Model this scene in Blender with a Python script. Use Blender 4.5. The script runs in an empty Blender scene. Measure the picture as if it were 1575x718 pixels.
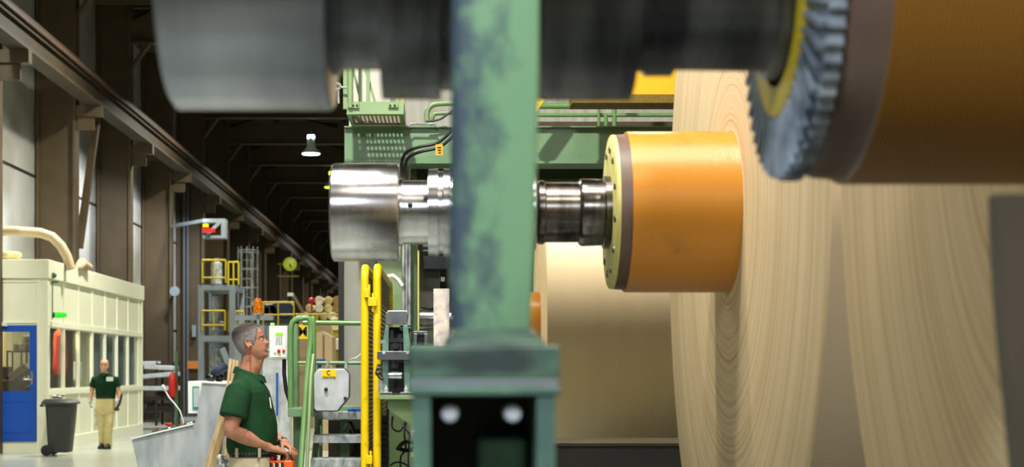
import bpy, bmesh, math, random
from math import sin, cos, pi, radians as R
from mathutils import Vector, Matrix

# ------------------------------------------------------------------ camera, world, exposure, lamps
SC = bpy.context.scene
COL = SC.collection
FPX, HX, HY, EYE = 2400.0, 690.0, 572.0, 1.51      # focal length in pixels, vanishing point, eye height
cd = bpy.data.cameras.new('camera'); cam = bpy.data.objects.new('camera', cd); COL.objects.link(cam)
cam.location = (0, 0, EYE); cam.rotation_euler = (pi/2, 0, 0)
cd.sensor_width = 36; cd.lens = FPX/1575*36
cd.shift_x = (787.5-HX)/1575; cd.shift_y = (HY-359)/1575
cd.clip_end = 300; cd.clip_start = .05
cd.dof.use_dof = True; cd.dof.focus_distance = 11.5; cd.dof.aperture_fstop = 3.3
SC.camera = cam
SC.view_settings.view_transform = 'Standard'; SC.view_settings.look = 'None'
SC.view_settings.gamma = 1; SC.view_settings.use_curve_mapping = False
SC.view_settings.exposure = 0.0
WORLD_STRENGTH = 0.06
w = bpy.data.worlds.new('world'); SC.world = w; w.use_nodes = True
w.node_tree.nodes['Background'].inputs[0].default_value = (1.0, 0.93, 0.80, 1)
w.node_tree.nodes['Background'].inputs[1].default_value = WORLD_STRENGTH
try:
    SC.cycles.sample_clamp_indirect = 4.0
    SC.cycles.max_bounces = 6
    SC.cycles.use_denoising = True
except Exception: pass

def area_light(name, loc, target, size, power, col, spread=160, sy=None):
    l = bpy.data.lights.new(name, 'AREA'); l.energy = power; l.color = col; l.size = size
    l.shape = 'RECTANGLE' if sy else 'DISK'
    if sy: l.size_y = sy
    l.spread = R(spread)
    o = bpy.data.objects.new(name, l); COL.objects.link(o); o.location = loc
    d = (Vector(target)-Vector(loc)); o.rotation_euler = d.to_track_quat('-Z', 'Y').to_euler()
    return o
LAMP_W = 900
# two rows of high-bay lamps under the roof, plus unseen lights added for the reel section
for i in range(0, 12):
    y = 7+12*i
    area_light('hall_light', (-4.85, y, 9.15), (-4.85, y, 0), .6, LAMP_W*(.22 if y < 10 else .75 if y < 20 else .95 if y < 50 else .5), (1.0, .97, .80))
for y in (1, 20, 29):
    area_light('machine_light', (3.2, y, 9.15), (3.2, y, 0), .6, LAMP_W*.5, (1.0, .90, .72))
area_light('reel_light', (-.1, 6.0, 6.3), (.7, 6.8, 1.8), .8, 135, (1.0, .95, .88), 120)
area_light('reel_light', (-1.2, -1.2, 5.2), (0.4, 3, 1.9), 1.0, 120, (.92, .97, 1.0), 120)  # added fill, brightens the near green post from the front
area_light('reel_light', (-1.2, 7.6, 7.6), (-.2, 12, 2.4), .2, 330, (1.0, .97, .86), 130)  # added light, brightens the pale sheets behind the green bars
area_light('machine_light', (1.6, 18.8, 7.5), (2.0, 21, 2.5), .6, 200, (1.0, .95, .86), 120)  # added light, brightens the top of the distant roll
area_light('hall_light', (-8.2, 23.0, 9.15), (-8.2, 25, 0), .6, 650, (1.0, .98, .84))  # added light for the cabin front, outside the lamp row
area_light('cabin_lamp', (-8.3, 30.6, 3.1), (-8.3, 30.6, 0), .8, 110, (1.0, .78, .45))
area_light('cabin_lamp', (-8.3, 35.0, 3.1), (-8.3, 35.0, 0), .8, 90, (1.0, .88, .65))
for y in (30, 38, 44, 50):
    area_light('wall_fill', (-7.1, y, 7.2), (-9.2, y+1.2, 4.0), .3, 130, (.86, .92, 1.0), 100)  # added fill brightening the left wall, no fixtures there

# ------------------------------------------------------------------ helpers
random.seed(7)
def P(px, py, Y): return Vector(((px-HX)*Y/FPX, Y, EYE+(HY-py)*Y/FPX))
def XX(px, Y): return (px-HX)*Y/FPX
def ZZ(py, Y): return EYE+(HY-py)*Y/FPX
def lin(c):
    return tuple((v/255/12.92 if v/255 <= .04045 else ((v/255+.055)/1.055)**2.4) for v in c)

def mat(name, rgb, rough=.5, metal=0.0, noise=0.0, nscale=6.0, bump=0.0, bscale=40.0, rgb2=None, spec=.5,
        emit=None, estr=0.0, stretch=(1, 1, 1), contrast=(.35, .65), coat=0.0, detail=4):
    m = bpy.data.materials.new(name); m.use_nodes = True
    nt = m.node_tree; b = nt.nodes['Principled BSDF']; c = lin(rgb)
    b.inputs['Base Color'].default_value = (*c, 1); b.inputs['Roughness'].default_value = rough
    b.inputs['Metallic'].default_value = metal; b.inputs['Specular IOR Level'].default_value = spec
    b.inputs['Coat Weight'].default_value = coat
    if emit:
        b.inputs['Emission Color'].default_value = (*lin(emit), 1); b.inputs['Emission Strength'].default_value = estr
    if noise or rgb2 or bump:
        tc = nt.nodes.new('ShaderNodeTexCoord'); mp = nt.nodes.new('ShaderNodeMapping')
        mp.inputs['Scale'].default_value = stretch; nt.links.new(tc.outputs['Object'], mp.inputs[0])
    if noise or rgb2:
        n = nt.nodes.new('ShaderNodeTexNoise'); n.inputs['Scale'].default_value = nscale; n.inputs['Detail'].default_value = detail
        nt.links.new(mp.outputs[0], n.inputs['Vector'])
        r = nt.nodes.new('ShaderNodeValToRGB')
        c2 = lin(rgb2) if rgb2 else tuple(v*(1-noise) for v in c)
        r.color_ramp.elements[0].position = contrast[0]; r.color_ramp.elements[1].position = contrast[1]
        r.color_ramp.elements[0].color = (*c2, 1); r.color_ramp.elements[1].color = (*c, 1)
        nt.links.new(n.outputs[0], r.inputs[0]); nt.links.new(r.outputs[0], b.inputs['Base Color'])
    if bump:
        n2 = nt.nodes.new('ShaderNodeTexNoise'); n2.inputs['Scale'].default_value = bscale; n2.inputs['Detail'].default_value = 3
        nt.links.new(mp.outputs[0], n2.inputs['Vector'])
        bp = nt.nodes.new('ShaderNodeBump'); bp.inputs['Strength'].default_value = bump; bp.inputs['Distance'].default_value = .01
        nt.links.new(n2.outputs[0], bp.inputs['Height']); nt.links.new(bp.outputs[0], b.inputs['Normal'])
    return m

def mat_glass(name, tint=(.9, .95, .9), gloss=.12):
    m = bpy.data.materials.new(name); m.use_nodes = True; nt = m.node_tree; nt.nodes.clear()
    o = nt.nodes.new('ShaderNodeOutputMaterial'); t = nt.nodes.new('ShaderNodeBsdfTransparent'); g = nt.nodes.new('ShaderNodeBsdfGlossy')
    t.inputs[0].default_value = (*tint, 1); g.inputs['Roughness'].default_value = .05
    x = nt.nodes.new('ShaderNodeMixShader'); x.inputs[0].default_value = gloss
    nt.links.new(t.outputs[0], x.inputs[1]); nt.links.new(g.outputs[0], x.inputs[2]); nt.links.new(x.outputs[0], o.inputs[0])
    return m

def math_node(nt, op, a, b=None):
    n = nt.nodes.new('ShaderNodeMath'); n.operation = op
    for i, v in enumerate((a, b)):
        if v is None: continue
        if isinstance(v, (int, float)): n.inputs[i].default_value = v
        else: nt.links.new(v, n.inputs[i])
    return n.outputs[0]

def mat_rings(name, c1, c2, c3):      # the wound edge of a paper roll: layers at every radius
    m = bpy.data.materials.new(name); m.use_nodes = True; nt = m.node_tree; b = nt.nodes['Principled BSDF']
    b.inputs['Roughness'].default_value = .65; b.inputs['Specular IOR Level'].default_value = .25
    tc = nt.nodes.new('ShaderNodeTexCoord'); sp = nt.nodes.new('ShaderNodeSeparateXYZ'); nt.links.new(tc.outputs['Object'], sp.inputs[0])
    # wound slightly out of round: a slow wobble added to the radius
    wob = nt.nodes.new('ShaderNodeTexNoise'); wob.inputs['Scale'].default_value = 1.3; nt.links.new(tc.outputs['Object'], wob.inputs['Vector'])
    r = math_node(nt, 'SQRT', math_node(nt, 'ADD', math_node(nt, 'MULTIPLY', sp.outputs[1], sp.outputs[1]), math_node(nt, 'MULTIPLY', sp.outputs[2], sp.outputs[2])))
    r = math_node(nt, 'ADD', r, math_node(nt, 'MULTIPLY', wob.outputs[0], .05))
    n1 = nt.nodes.new('ShaderNodeTexNoise'); n1.noise_dimensions = '1D'; n1.inputs['Scale'].default_value = 38; n1.inputs['Detail'].default_value = 6
    n1.inputs['Roughness'].default_value = .75
    nt.links.new(r, n1.inputs['W'])
    n2 = nt.nodes.new('ShaderNodeTexNoise'); n2.noise_dimensions = '1D'; n2.inputs['Scale'].default_value = 5; nt.links.new(r, n2.inputs['W'])
    ra = nt.nodes.new('ShaderNodeValToRGB'); e = ra.color_ramp.elements
    e[0].position = .36; e[0].color = (*lin(c3), 1); e[1].position = .60; e[1].color = (*lin(c1), 1)
    k = e.new(.47); k.color = (*lin(c2), 1)
    s = math_node(nt, 'ADD', math_node(nt, 'MULTIPLY', n1.outputs[0], .75), math_node(nt, 'MULTIPLY', n2.outputs[0], .25))
    nt.links.new(s, ra.inputs[0]); nt.links.new(ra.outputs[0], b.inputs['Base Color'])
    return m

def mat_ribbed(name, c1, c2, pitch, rough=.32, stain=(120, 80, 30)):   # rubber cover with fine grooves turned around it
    m = bpy.data.materials.new(name); m.use_nodes = True; nt = m.node_tree; b = nt.nodes['Principled BSDF']
    b.inputs['Roughness'].default_value = rough; b.inputs['Specular IOR Level'].default_value = .45
    tc = nt.nodes.new('ShaderNodeTexCoord'); sp = nt.nodes.new('ShaderNodeSeparateXYZ'); nt.links.new(tc.outputs['Object'], sp.inputs[0])
    s = math_node(nt, 'SINE', math_node(nt, 'MULTIPLY', sp.outputs[0], 2*pi/pitch))
    s = math_node(nt, 'ADD', math_node(nt, 'MULTIPLY', s, .5), .5)
    ra = nt.nodes.new('ShaderNodeValToRGB'); e = ra.color_ramp.elements
    e[0].position = .15; e[0].color = (*lin(c2), 1); e[1].position = .6; e[1].color = (*lin(c1), 1)
    nt.links.new(s, ra.inputs[0])
    n = nt.nodes.new('ShaderNodeTexNoise'); n.inputs['Scale'].default_value = 5; n.inputs['Detail'].default_value = 6; nt.links.new(tc.outputs['Object'], n.inputs['Vector'])
    r2 = nt.nodes.new('ShaderNodeValToRGB'); r2.color_ramp.elements[0].position = .60; r2.color_ramp.elements[1].position = .78
    r2.color_ramp.elements[1].color = (.6, .6, .6, 1); nt.links.new(n.outputs[0], r2.inputs[0])
    mx = nt.nodes.new('ShaderNodeMixRGB'); mx.inputs[2].default_value = (*lin(stain), 1)
    nt.links.new(r2.outputs[0], mx.inputs[0]); nt.links.new(ra.outputs[0], mx.inputs[1]); nt.links.new(mx.outputs[0], b.inputs['Base Color'])
    bp = nt.nodes.new('ShaderNodeBump'); bp.inputs['Strength'].default_value = .4; bp.inputs['Distance'].default_value = .003
    nt.links.new(s, bp.inputs['Height']); nt.links.new(bp.outputs[0], b.inputs['Normal'])
    return m

ANISO_ROT = 0.25
def mat_steel(name, rgb, rough=.28, rgb2=None, scale=3.0, metal=1.0):   # turned steel: marks run around the axis
    m = bpy.data.materials.new(name); m.use_nodes = True; nt = m.node_tree; b = nt.nodes['Principled BSDF']
    b.inputs['Metallic'].default_value = metal
    tg = nt.nodes.new('ShaderNodeTangent'); tg.direction_type = 'RADIAL'; tg.axis = 'X'; nt.links.new(tg.outputs[0], b.inputs['Tangent'])
    b.inputs['Anisotropic'].default_value = .75; b.inputs['Anisotropic Rotation'].default_value = ANISO_ROT
    tc = nt.nodes.new('ShaderNodeTexCoord'); mp = nt.nodes.new('ShaderNodeMapping'); mp.inputs['Scale'].default_value = (scale*3, scale*.7, scale*.7)
    nt.links.new(tc.outputs['Object'], mp.inputs[0])
    n = nt.nodes.new('ShaderNodeTexNoise'); n.inputs['Scale'].default_value = 1.5; n.inputs['Detail'].default_value = 6; nt.links.new(mp.outputs[0], n.inputs['Vector'])
    ra = nt.nodes.new('ShaderNodeValToRGB'); e = ra.color_ramp.elements; e[0].position = .33; e[1].position = .62
    c = lin(rgb); e[1].color = (*c, 1); e[0].color = (*(lin(rgb2) if rgb2 else tuple(v*.75 for v in c)), 1)
    nt.links.new(n.outputs[0], ra.inputs[0]); nt.links.new(ra.outputs[0], b.inputs['Base Color'])
    n2 = nt.nodes.new('ShaderNodeTexNoise'); n2.inputs['Scale'].default_value = 9; n2.inputs['Detail'].default_value = 5; nt.links.new(tc.outputs['Object'], n2.inputs['Vector'])
    mr = nt.nodes.new('ShaderNodeMapRange'); mr.inputs['To Min'].default_value = rough*.75; mr.inputs['To Max'].default_value = rough*1.5
    nt.links.new(n2.outputs[0], mr.inputs['Value']); nt.links.new(mr.outputs[0], b.inputs['Roughness'])
    return m

def tag(o, label=None, cat=None, group=None, kind=None):
    if label: o['label'] = label
    if cat: o['category'] = cat
    if group: o['group'] = group
    if kind: o['kind'] = kind
    return o
def wloc(o):
    v = Vector((0, 0, 0))
    while o is not None: v += o.location; o = o.parent
    return v
def thing(name, label, cat, loc, group=None):
    o = bpy.data.objects.new(name, None); COL.objects.link(o); o.location = loc; o.empty_display_size = .1
    return tag(o, label, cat, group)

JIT = [0.0]
class MB:
    def __init__(s): s.bm = bmesh.new()
    def hexa(s, v):
        vs = [s.bm.verts.new(p) for p in v]
        for f in ((3, 2, 1, 0), (4, 5, 6, 7), (0, 1, 5, 4), (1, 2, 6, 5), (2, 3, 7, 6), (3, 0, 4, 7)): s.bm.faces.new([vs[i] for i in f])
        return s
    def box(s, x0, x1, y0, y1, z0, z1):
        x0, x1 = sorted((x0, x1)); y0, y1 = sorted((y0, y1)); z0, z1 = sorted((z0, z1))
        j = JIT[0] = (JIT[0]+.00013) % .0011       # no two boxes of a mesh share a face plane exactly
        x0 -= j; y0 -= j; z0 -= j*.3; x1 += j; y1 += j; z1 += j*.3
        return s.hexa([(x0, y0, z0), (x1, y0, z0), (x1, y1, z0), (x0, y1, z0), (x0, y0, z1), (x1, y0, z1), (x1, y1, z1), (x0, y1, z1)])
    def pbox(s, p0, p1, q0, q1, Y, d):     # a box from picture measures at depth Y, going back by d
        return s.box(XX(p0, Y), XX(p1, Y), Y, Y+d, ZZ(q1, Y), ZZ(q0, Y))
    def bar(s, p, q, w, h, up=(0, 0, 1)):
        p, q = Vector(p), Vector(q); d = (q-p).normalized(); up = Vector(up)
        if abs(d.dot(up)) > .98: up = Vector((0, 1, 0))
        a = d.cross(up).normalized()*w/2; b = a.cross(d).normalized()*h/2
        return s.hexa([p-a-b, p+a-b, q+a-b, q-a-b, p-a+b, p+a+b, q+a+b, q-a+b])
    def loft(s, rings, cap=True, closed=False):
        R_ = [[s.bm.verts.new(p) for p in r] for r in rings]; n = len(R_[0])
        for i in range(len(R_)-(0 if closed else 1)):
            a, b = R_[i], R_[(i+1) % len(R_)]
            for j in range(n): s.bm.faces.new((a[j], a[(j+1) % n], b[(j+1) % n], b[j]))
        if cap and not closed:
            s.bm.faces.new(R_[0][::-1]); s.bm.faces.new(R_[-1])
        return s
    def tube(s, pts, r, n=12, round_ends=False, flat=None, up=None):
        pts = [Vector(p) for p in pts]; rs = list(r) if isinstance(r, (list, tuple)) else [r]*len(pts)
        if round_ends:
            d0 = (pts[0]-pts[1]).normalized(); d1 = (pts[-1]-pts[-2]).normalized()
            pre = [(pts[0]+d0*rs[0]*sin(a), rs[0]*cos(a)) for a in (1.45, 1.0, .5)]
            post = [(pts[-1]+d1*rs[-1]*sin(a), rs[-1]*cos(a)) for a in (.5, 1.0, 1.45)]
            pts = [p for p, _ in pre]+pts+[p for p, _ in post]; rs = [x for _, x in pre]+rs+[x for _, x in post]
        t = (pts[1]-pts[0]).normalized()
        a = Vector(up) if up else (Vector((0, 0, 1)) if abs(t.z) < .9 else Vector((0, 1, 0)))
        rings = []
        for i, p in enumerate(pts):
            t = ((pts[i+1] if i < len(pts)-1 else p)-(pts[i-1] if i else p)).normalized()
            a = (a-t*a.dot(t)).normalized(); b = t.cross(a)
            fl = flat if flat else 1.0
            rings.append([p+(b*cos(2*pi*k/n)+a*sin(2*pi*k/n)*fl)*rs[i] for k in range(n)])
        return s.loft(rings)
    def lathe(s, prof, o=(0, 0, 0), axis='x', n=48):     # prof: (along, radius) pairs, closed at r=0 or capped
        o = Vector(o); rings = []
        for t, r in prof:
            ring = []
            for k in range(n):
                a = 2*pi*k/n; c, d = r*cos(a), r*sin(a)
                ring.append(o+(Vector((t, c, d)) if axis == 'x' else Vector((d, t, c)) if axis == 'y' else Vector((c, d, t))))
            rings.append(ring)
        return s.loft(rings)
    def annulus(s, t0, t1, r0, r1, o, axis='x', n=96):
        o = Vector(o); rings = []
        for t, r in ((t0, r0), (t0, r1), (t1, r1), (t1, r0)):
            ring = []
            for k in range(n):
                a = 2*pi*k/n; c, d = r*cos(a), r*sin(a)
                ring.append(o+(Vector((t, c, d)) if axis == 'x' else Vector((d, t, c)) if axis == 'y' else Vector((c, d, t))))
            rings.append(ring)
        return s.loft(rings, closed=True)
    def prism(s, poly, d0, d1, axis='y'):                # poly in the plane across the axis
        f = (lambda a, b, d: (a, d, b)) if axis == 'y' else (lambda a, b, d: (d, a, b)) if axis == 'x' else (lambda a, b, d: (a, b, d))
        return s.loft([[f(a, b, d0) for a, b in poly], [f(a, b, d1) for a, b in poly]])
    def ball(s, c, r, n=12, sc=(1, 1, 1), rot=None):
        c = Vector(c); rings = []
        for i in range(1, n//2+1):
            th = pi*(i-.5)/(n//2)
            ring = []
            for k in range(n):
                v = Vector((sin(th)*cos(2*pi*k/n)*sc[0], sin(th)*sin(2*pi*k/n)*sc[1], cos(th)*sc[2]))*r
                if rot: v = rot @ v
                ring.append(c+v)
            rings.append(ring)
        return s.loft(rings)
    def build(s, name, m, parent=None, bevel=0.0, smooth=True, mods=None, origin=None, angle=46):
        bm = s.bm
        bmesh.ops.recalc_face_normals(bm, faces=bm.faces[:])
        if parent is not None: off = wloc(parent)
        elif origin is not None: off = Vector(origin)
        else:
            xs = [v.co.x for v in bm.verts]; ys = [v.co.y for v in bm.verts]; zs = [v.co.z for v in bm.verts]
            off = Vector(((min(xs)+max(xs))/2, (min(ys)+max(ys))/2, min(zs)))
        for v in bm.verts: v.co -= off
        me = bpy.data.meshes.new(name); bm.to_mesh(me); bm.free()
        for p in me.polygons: p.use_smooth = smooth
        if smooth: me.set_sharp_from_angle(angle=R(angle))
        for x in (m if isinstance(m, (list, tuple)) else [m]): me.materials.append(x)
        o = bpy.data.objects.new(name, me); COL.objects.link(o)
        if parent is not None: o.parent = parent
        else: o.location = off
        if bevel:
            b = o.modifiers.new('bevel', 'BEVEL'); b.width = bevel; b.segments = 2; b.limit_method = 'ANGLE'; b.angle_limit = R(40)
            b.harden_normals = False
        return o

def text(s, size, loc, m, parent, name='lettering', rot=(pi/2, 0, 0), ext=.0008, align='CENTER', bold=0.0):
    c = bpy.data.curves.new(name, 'FONT'); c.body = s; c.size = size; c.extrude = ext; c.align_x = align; c.align_y = 'CENTER'
    c.offset = bold; c.materials.append(m)
    tmp = bpy.data.objects.new(name, c); me = bpy.data.meshes.new_from_object(tmp); bpy.data.objects.remove(tmp)
    if not me.materials: me.materials.append(m)
    o = bpy.data.objects.new(name, me); COL.objects.link(o); o.rotation_euler = rot
    if parent is not None: o.parent = parent; o.location = Vector(loc)-wloc(parent)
    else: o.location = loc
    return o
def one(mb, name, m, label, cat, group=None, **k):
    return tag(mb.build(name, m, **k), label, cat, group)
def struct(mb, name, m, **k):
    return tag(mb.build(name, m, **k), kind='structure')
def clone(o, parent=None):
    c = o.copy(); COL.objects.link(c); c.parent = parent
    for ch in o.children: clone(ch, c)
    return c
def arc(c, r, a0, a1, n, u, v):
    c, u, v = Vector(c), Vector(u), Vector(v)
    return [c+(u*cos(R(a0+(a1-a0)*i/n))+v*sin(R(a0+(a1-a0)*i/n)))*r for i in range(n+1)]

# ------------------------------------------------------------------ materials
M = {}
M['floor'] = mat('floor_paint', (172, 178, 170), .22, noise=.12, nscale=.8, bump=.03, bscale=2, spec=.5)
M['wallpanel'] = mat('wall_panel', (156, 156, 152), .7, rgb2=(112, 108, 96), nscale=.5, contrast=(.3, .6))
M['roof'] = mat('roof_sheet', (96, 84, 58), .7, noise=.3, nscale=1)
M['brown'] = mat('brown_steel', (78, 63, 40), .6, noise=.25, nscale=2)
M['dark'] = mat('dark_steel', (30, 28, 26), .6, noise=.3, nscale=3)
M['rail'] = mat('rail_steel', (96, 72, 62), .5, metal=.2, noise=.3, nscale=8)
M['girder'] = mat('girder_paint', (60, 49, 34), .6, noise=.3, nscale=1.5)
M['cream'] = mat('cabin_cream', (226, 228, 204), .5, noise=.04, nscale=2)
M['creamline'] = mat('cabin_frame', (232, 234, 214), .45)
M['blue'] = mat('door_blue', (10, 76, 176), .4, noise=.1, nscale=3)
M['steel'] = mat_steel('turned_steel', (214, 214, 218), .24, (178, 180, 188))
M['steeldull'] = mat_steel('worn_steel', (188, 194, 206), .40, (150, 156, 170), 1.5)
M['steeldark'] = mat_steel('dark_shaft_steel', (122, 124, 130), .42, (72, 74, 80), 3.0)
M['shaft'] = mat_steel('oily_shaft', (140, 134, 130), .25, (70, 66, 66), 4.0)
M['green'] = mat('machine_green', (110, 144, 108), .38, noise=.12, nscale=5, bump=.05, bscale=120)
M['greenlight'] = mat('machine_green_light', (130, 156, 112), .36, noise=.10, nscale=4)
M['greenrail'] = mat('rail_green', (106, 148, 90), .28, noise=.12, nscale=10)
M['greendark'] = mat('machine_green_dark', (70, 100, 64), .45, noise=.25, nscale=5)
M['greenpost'] = mat('post_green_worn', (112, 156, 130), .35, rgb2=(86, 116, 110), nscale=7, contrast=(.4, .65))
def mat_post(name, c1, c2, c3):      # paint worn to dark steel towards one side of the post
    m = bpy.data.materials.new(name); m.use_nodes = True; nt = m.node_tree; b = nt.nodes['Principled BSDF']
    b.inputs['Roughness'].default_value = .36
    tc = nt.nodes.new('ShaderNodeTexCoord'); mp = nt.nodes.new('ShaderNodeMapping'); mp.inputs['Scale'].default_value = (1.4, 1, .9); nt.links.new(tc.outputs['Object'], mp.inputs[0])
    n = nt.nodes.new('ShaderNodeTexNoise'); n.inputs['Scale'].default_value = 13; n.inputs['Detail'].default_value = 5; n.inputs['Roughness'].default_value = .6; nt.links.new(mp.outputs[0], n.inputs['Vector'])
    sp = nt.nodes.new('ShaderNodeSeparateXYZ'); nt.links.new(tc.outputs['Object'], sp.inputs[0])
    s = math_node(nt, 'ADD', n.outputs[0], math_node(nt, 'MULTIPLY', sp.outputs[0], 3.2))
    ra = nt.nodes.new('ShaderNodeValToRGB'); e = ra.color_ramp.elements
    e[0].position = .36; e[0].color = (*lin(c3), 1); e[1].position = .60; e[1].color = (*lin(c1), 1); k = e.new(.47); k.color = (*lin(c2), 1)
    nt.links.new(s, ra.inputs[0]); nt.links.new(ra.outputs[0], b.inputs['Base Color'])
    return m
M['postwear'] = mat_post('post_paint_worn', (124, 168, 132), (100, 132, 118), (74, 92, 106))
M['greenpost2'] = mat('post_green_block', (92, 126, 108), .4, rgb2=(62, 74, 74), nscale=8, stretch=(.6, 1, 3), contrast=(.42, .6))
M['yellow'] = mat('gate_yellow', (232, 200, 12), .35, noise=.12, nscale=14, rgb2=(206, 172, 10), contrast=(.28, .4))
M['yellowsign'] = mat('sign_yellow', (238, 200, 20), .5)
M['yellowhood'] = mat('hood_yellow', (246, 186, 8), .45, noise=.1, nscale=6)
M['orange'] = mat_ribbed('orange_rubber', (214, 146, 48), (172, 106, 24), .0072)
M['orangeshade'] = mat_ribbed('orange_rubber_shade', (136, 92, 18), (112, 70, 10), .0085, .45)  # darker copy of the orange rubber: the near sleeve's shade put into colour
M['collar'] = mat('rubber_collar', (104, 84, 74), .4, noise=.2, nscale=10)
M['yellowrim'] = mat('hub_cream_yellow', (206, 198, 120), .45, noise=.12, nscale=12)
M['yellowring'] = mat('hub_yellow_ring', (206, 180, 30), .4, noise=.1, nscale=12)
M['paper'] = mat_rings('wound_paper_edge', (216, 194, 156), (204, 180, 140), (176, 149, 110))
M['paperside'] = mat('kraft_paper', (212, 190, 154), .6, noise=.06, nscale=1.2, stretch=(5, .3, .3))
M['concrete'] = mat('concrete', (158, 158, 150), .75, noise=.28, nscale=4, bump=.15, bscale=30, stretch=(1, 1, .45))
M['galv'] = mat('galvanised_steel', (184, 192, 194), .42, metal=.3, rgb2=(112, 120, 122), nscale=12, stretch=(2, 1, .8))
M['galvwhite'] = mat('galvanised_plate', (206, 212, 218), .38, metal=.1, rgb2=(166, 172, 178), nscale=6)
M['alu'] = mat('console_aluminium', (190, 198, 202), .35, metal=.15, rgb2=(150, 158, 164), nscale=5, stretch=(3, 1, .8), contrast=(.3, .7))
M['white'] = mat('white_paint', (228, 232, 228), .5)
M['boxgrey'] = mat('enclosure_grey', (206, 212, 206), .45)
M['black'] = mat('black_rubber', (22, 22, 24), .5)
M['blackgloss'] = mat('black_gloss', (16, 17, 20), .2)
M['binblack'] = mat('bin_plastic', (50, 54, 52), .5, noise=.2, nscale=4)
M['grille'] = mat('mesh_steel', (136, 130, 108), .5)
M['wood'] = mat('plank_wood', (204, 180, 138), .6, rgb2=(176, 146, 104), nscale=6, stretch=(6, 6, .5))
M['beacon'] = mat('amber_glass', (225, 135, 20), .15, emit=(255, 150, 30), estr=.06, rgb2=(170, 70, 10), nscale=60)
M['redbtn'] = mat('red_plastic', (200, 30, 22), .35)
M['greenlamp'] = mat('green_glass', (40, 190, 40), .2, emit=(60, 230, 40), estr=.5)
M['greenled'] = mat('green_led', (120, 255, 90), .3, emit=(120, 255, 90), estr=1.6)
M['ledwhite'] = mat('white_led', (230, 255, 220), .3, emit=(200, 255, 190), estr=1.2)
M['lcd'] = mat('green_display', (130, 210, 40), .3, emit=(130, 220, 30), estr=.5)
M['lampglow'] = mat('lamp_glow', (255, 255, 255), .3, emit=(190, 255, 245), estr=9)
M['lampglow2'] = mat('lamp_glow_green', (255, 255, 255), .3, emit=(190, 255, 60), estr=6)
M['clock'] = mat('clock_face', (190, 200, 70), .4, emit=(190, 205, 60), estr=.28)
M['glass'] = mat_glass('cabin_glass', (.84, .88, .86), .16)
M['skin'] = mat('skin', (186, 136, 108), .5, rgb2=(168, 114, 90), nscale=18, contrast=(.35, .7), bump=.08, bscale=90)
M['skin2'] = mat('skin_pale', (208, 160, 130), .5, rgb2=(192, 136, 110), nscale=14)
M['shirt'] = mat('polo_green', (30, 70, 42), .85, noise=.25, nscale=8, bump=.5, bscale=9, spec=.15)
M['shirt2'] = mat('polo_green_dark', (14, 50, 26), .85, noise=.25, nscale=8, spec=.15)
M['khaki'] = mat('khaki_cloth', (206, 196, 166), .85, noise=.12, nscale=9, bump=.4, bscale=12, spec=.15)
M['khaki2'] = mat('khaki_cloth_pale', (196, 184, 134), .85, noise=.15, nscale=9, bump=.4, bscale=12, spec=.15)
def mat_hair():      # grey at the sides, dark brown on the crown
    m = mat('greying_hair', (128, 124, 126), .75, bump=.35, bscale=420); nt = m.node_tree; b = nt.nodes['Principled BSDF']
    tc = nt.nodes.new('ShaderNodeTexCoord'); sp = nt.nodes.new('ShaderNodeSeparateXYZ'); nt.links.new(tc.outputs['Object'], sp.inputs[0])
    n = nt.nodes.new('ShaderNodeTexNoise'); n.inputs['Scale'].default_value = 120; n.inputs['Detail'].default_value = 4; nt.links.new(tc.outputs['Object'], n.inputs['Vector'])
    h = math_node(nt, 'MULTIPLY', math_node(nt, 'SUBTRACT', sp.outputs[2], HAIR_Z), 6.0)
    h = math_node(nt, 'SUBTRACT', h, math_node(nt, 'MULTIPLY', sp.outputs[0], 3.2))
    s = math_node(nt, 'ADD', h, math_node(nt, 'MULTIPLY', n.outputs[0], .5))
    ra = nt.nodes.new('ShaderNodeValToRGB'); e = ra.color_ramp.elements
    e[0].position = .35; e[0].color = (*lin((136, 132, 134)), 1); e[1].position = .72; e[1].color = (*lin((46, 38, 36)), 1)
    nt.links.new(s, ra.inputs[0]); nt.links.new(ra.outputs[0], b.inputs['Base Color'])
    return m
HAIR_Z = 1.70
M['hair'] = mat_hair()
M['hairdark'] = mat('dark_hair', (54, 45, 42), .7, rgb2=(32, 27, 27), nscale=30, bump=.8, bscale=260)
M['leather'] = mat('belt_leather', (26, 28, 34), .4)
M['rag'] = mat('glove_cloth', (200, 204, 196), .8, rgb2=(70, 76, 80), nscale=14, contrast=(.4, .55))
M['remote'] = mat('remote_orange', (232, 96, 22), .4)
M['bluedark'] = mat('navy_cloth', (26, 36, 62), .7)
M['red'] = mat('signal_red', (190, 26, 22), .4)
M['redcloth'] = mat('red_cloth', (214, 60, 44), .8, noise=.2, nscale=6)
M['beige'] = mat('beige_machine', (176, 156, 120), .6, noise=.1, nscale=3)
M['palewood'] = mat('wrapped_stock', (220, 206, 150), .7, rgb2=(168, 140, 86), nscale=2.5)
M['greyblue'] = mat('grey_blue_steel', (128, 138, 146), .5, noise=.15, nscale=3)
M['plate'] = mat('scuffed_plate', (222, 212, 196), .5, rgb2=(176, 168, 176), nscale=18, contrast=(.38, .6))
M['guard'] = mat('grey_brown', (88, 80, 70), .5, noise=.25, nscale=4)
M['conduit'] = mat('conduit_grey', (84, 86, 90), .6)
M['darkolive'] = mat('dark_olive_steel', (60, 48, 22), .6, noise=.3, nscale=3)
M['wrapdark'] = mat('wrap_tan', (176, 140, 78), .7, noise=.3, nscale=4)
M['wrapwhite'] = mat('wrap_pale', (228, 222, 196), .6, noise=.2, nscale=4)
M['gear'] = mat('gear_steel', (176, 190, 208), .35, metal=.5, rgb2=(104, 118, 136), nscale=14)
M['yellowdull'] = mat('rail_yellow_dull', (176, 156, 24), .5)
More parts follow.
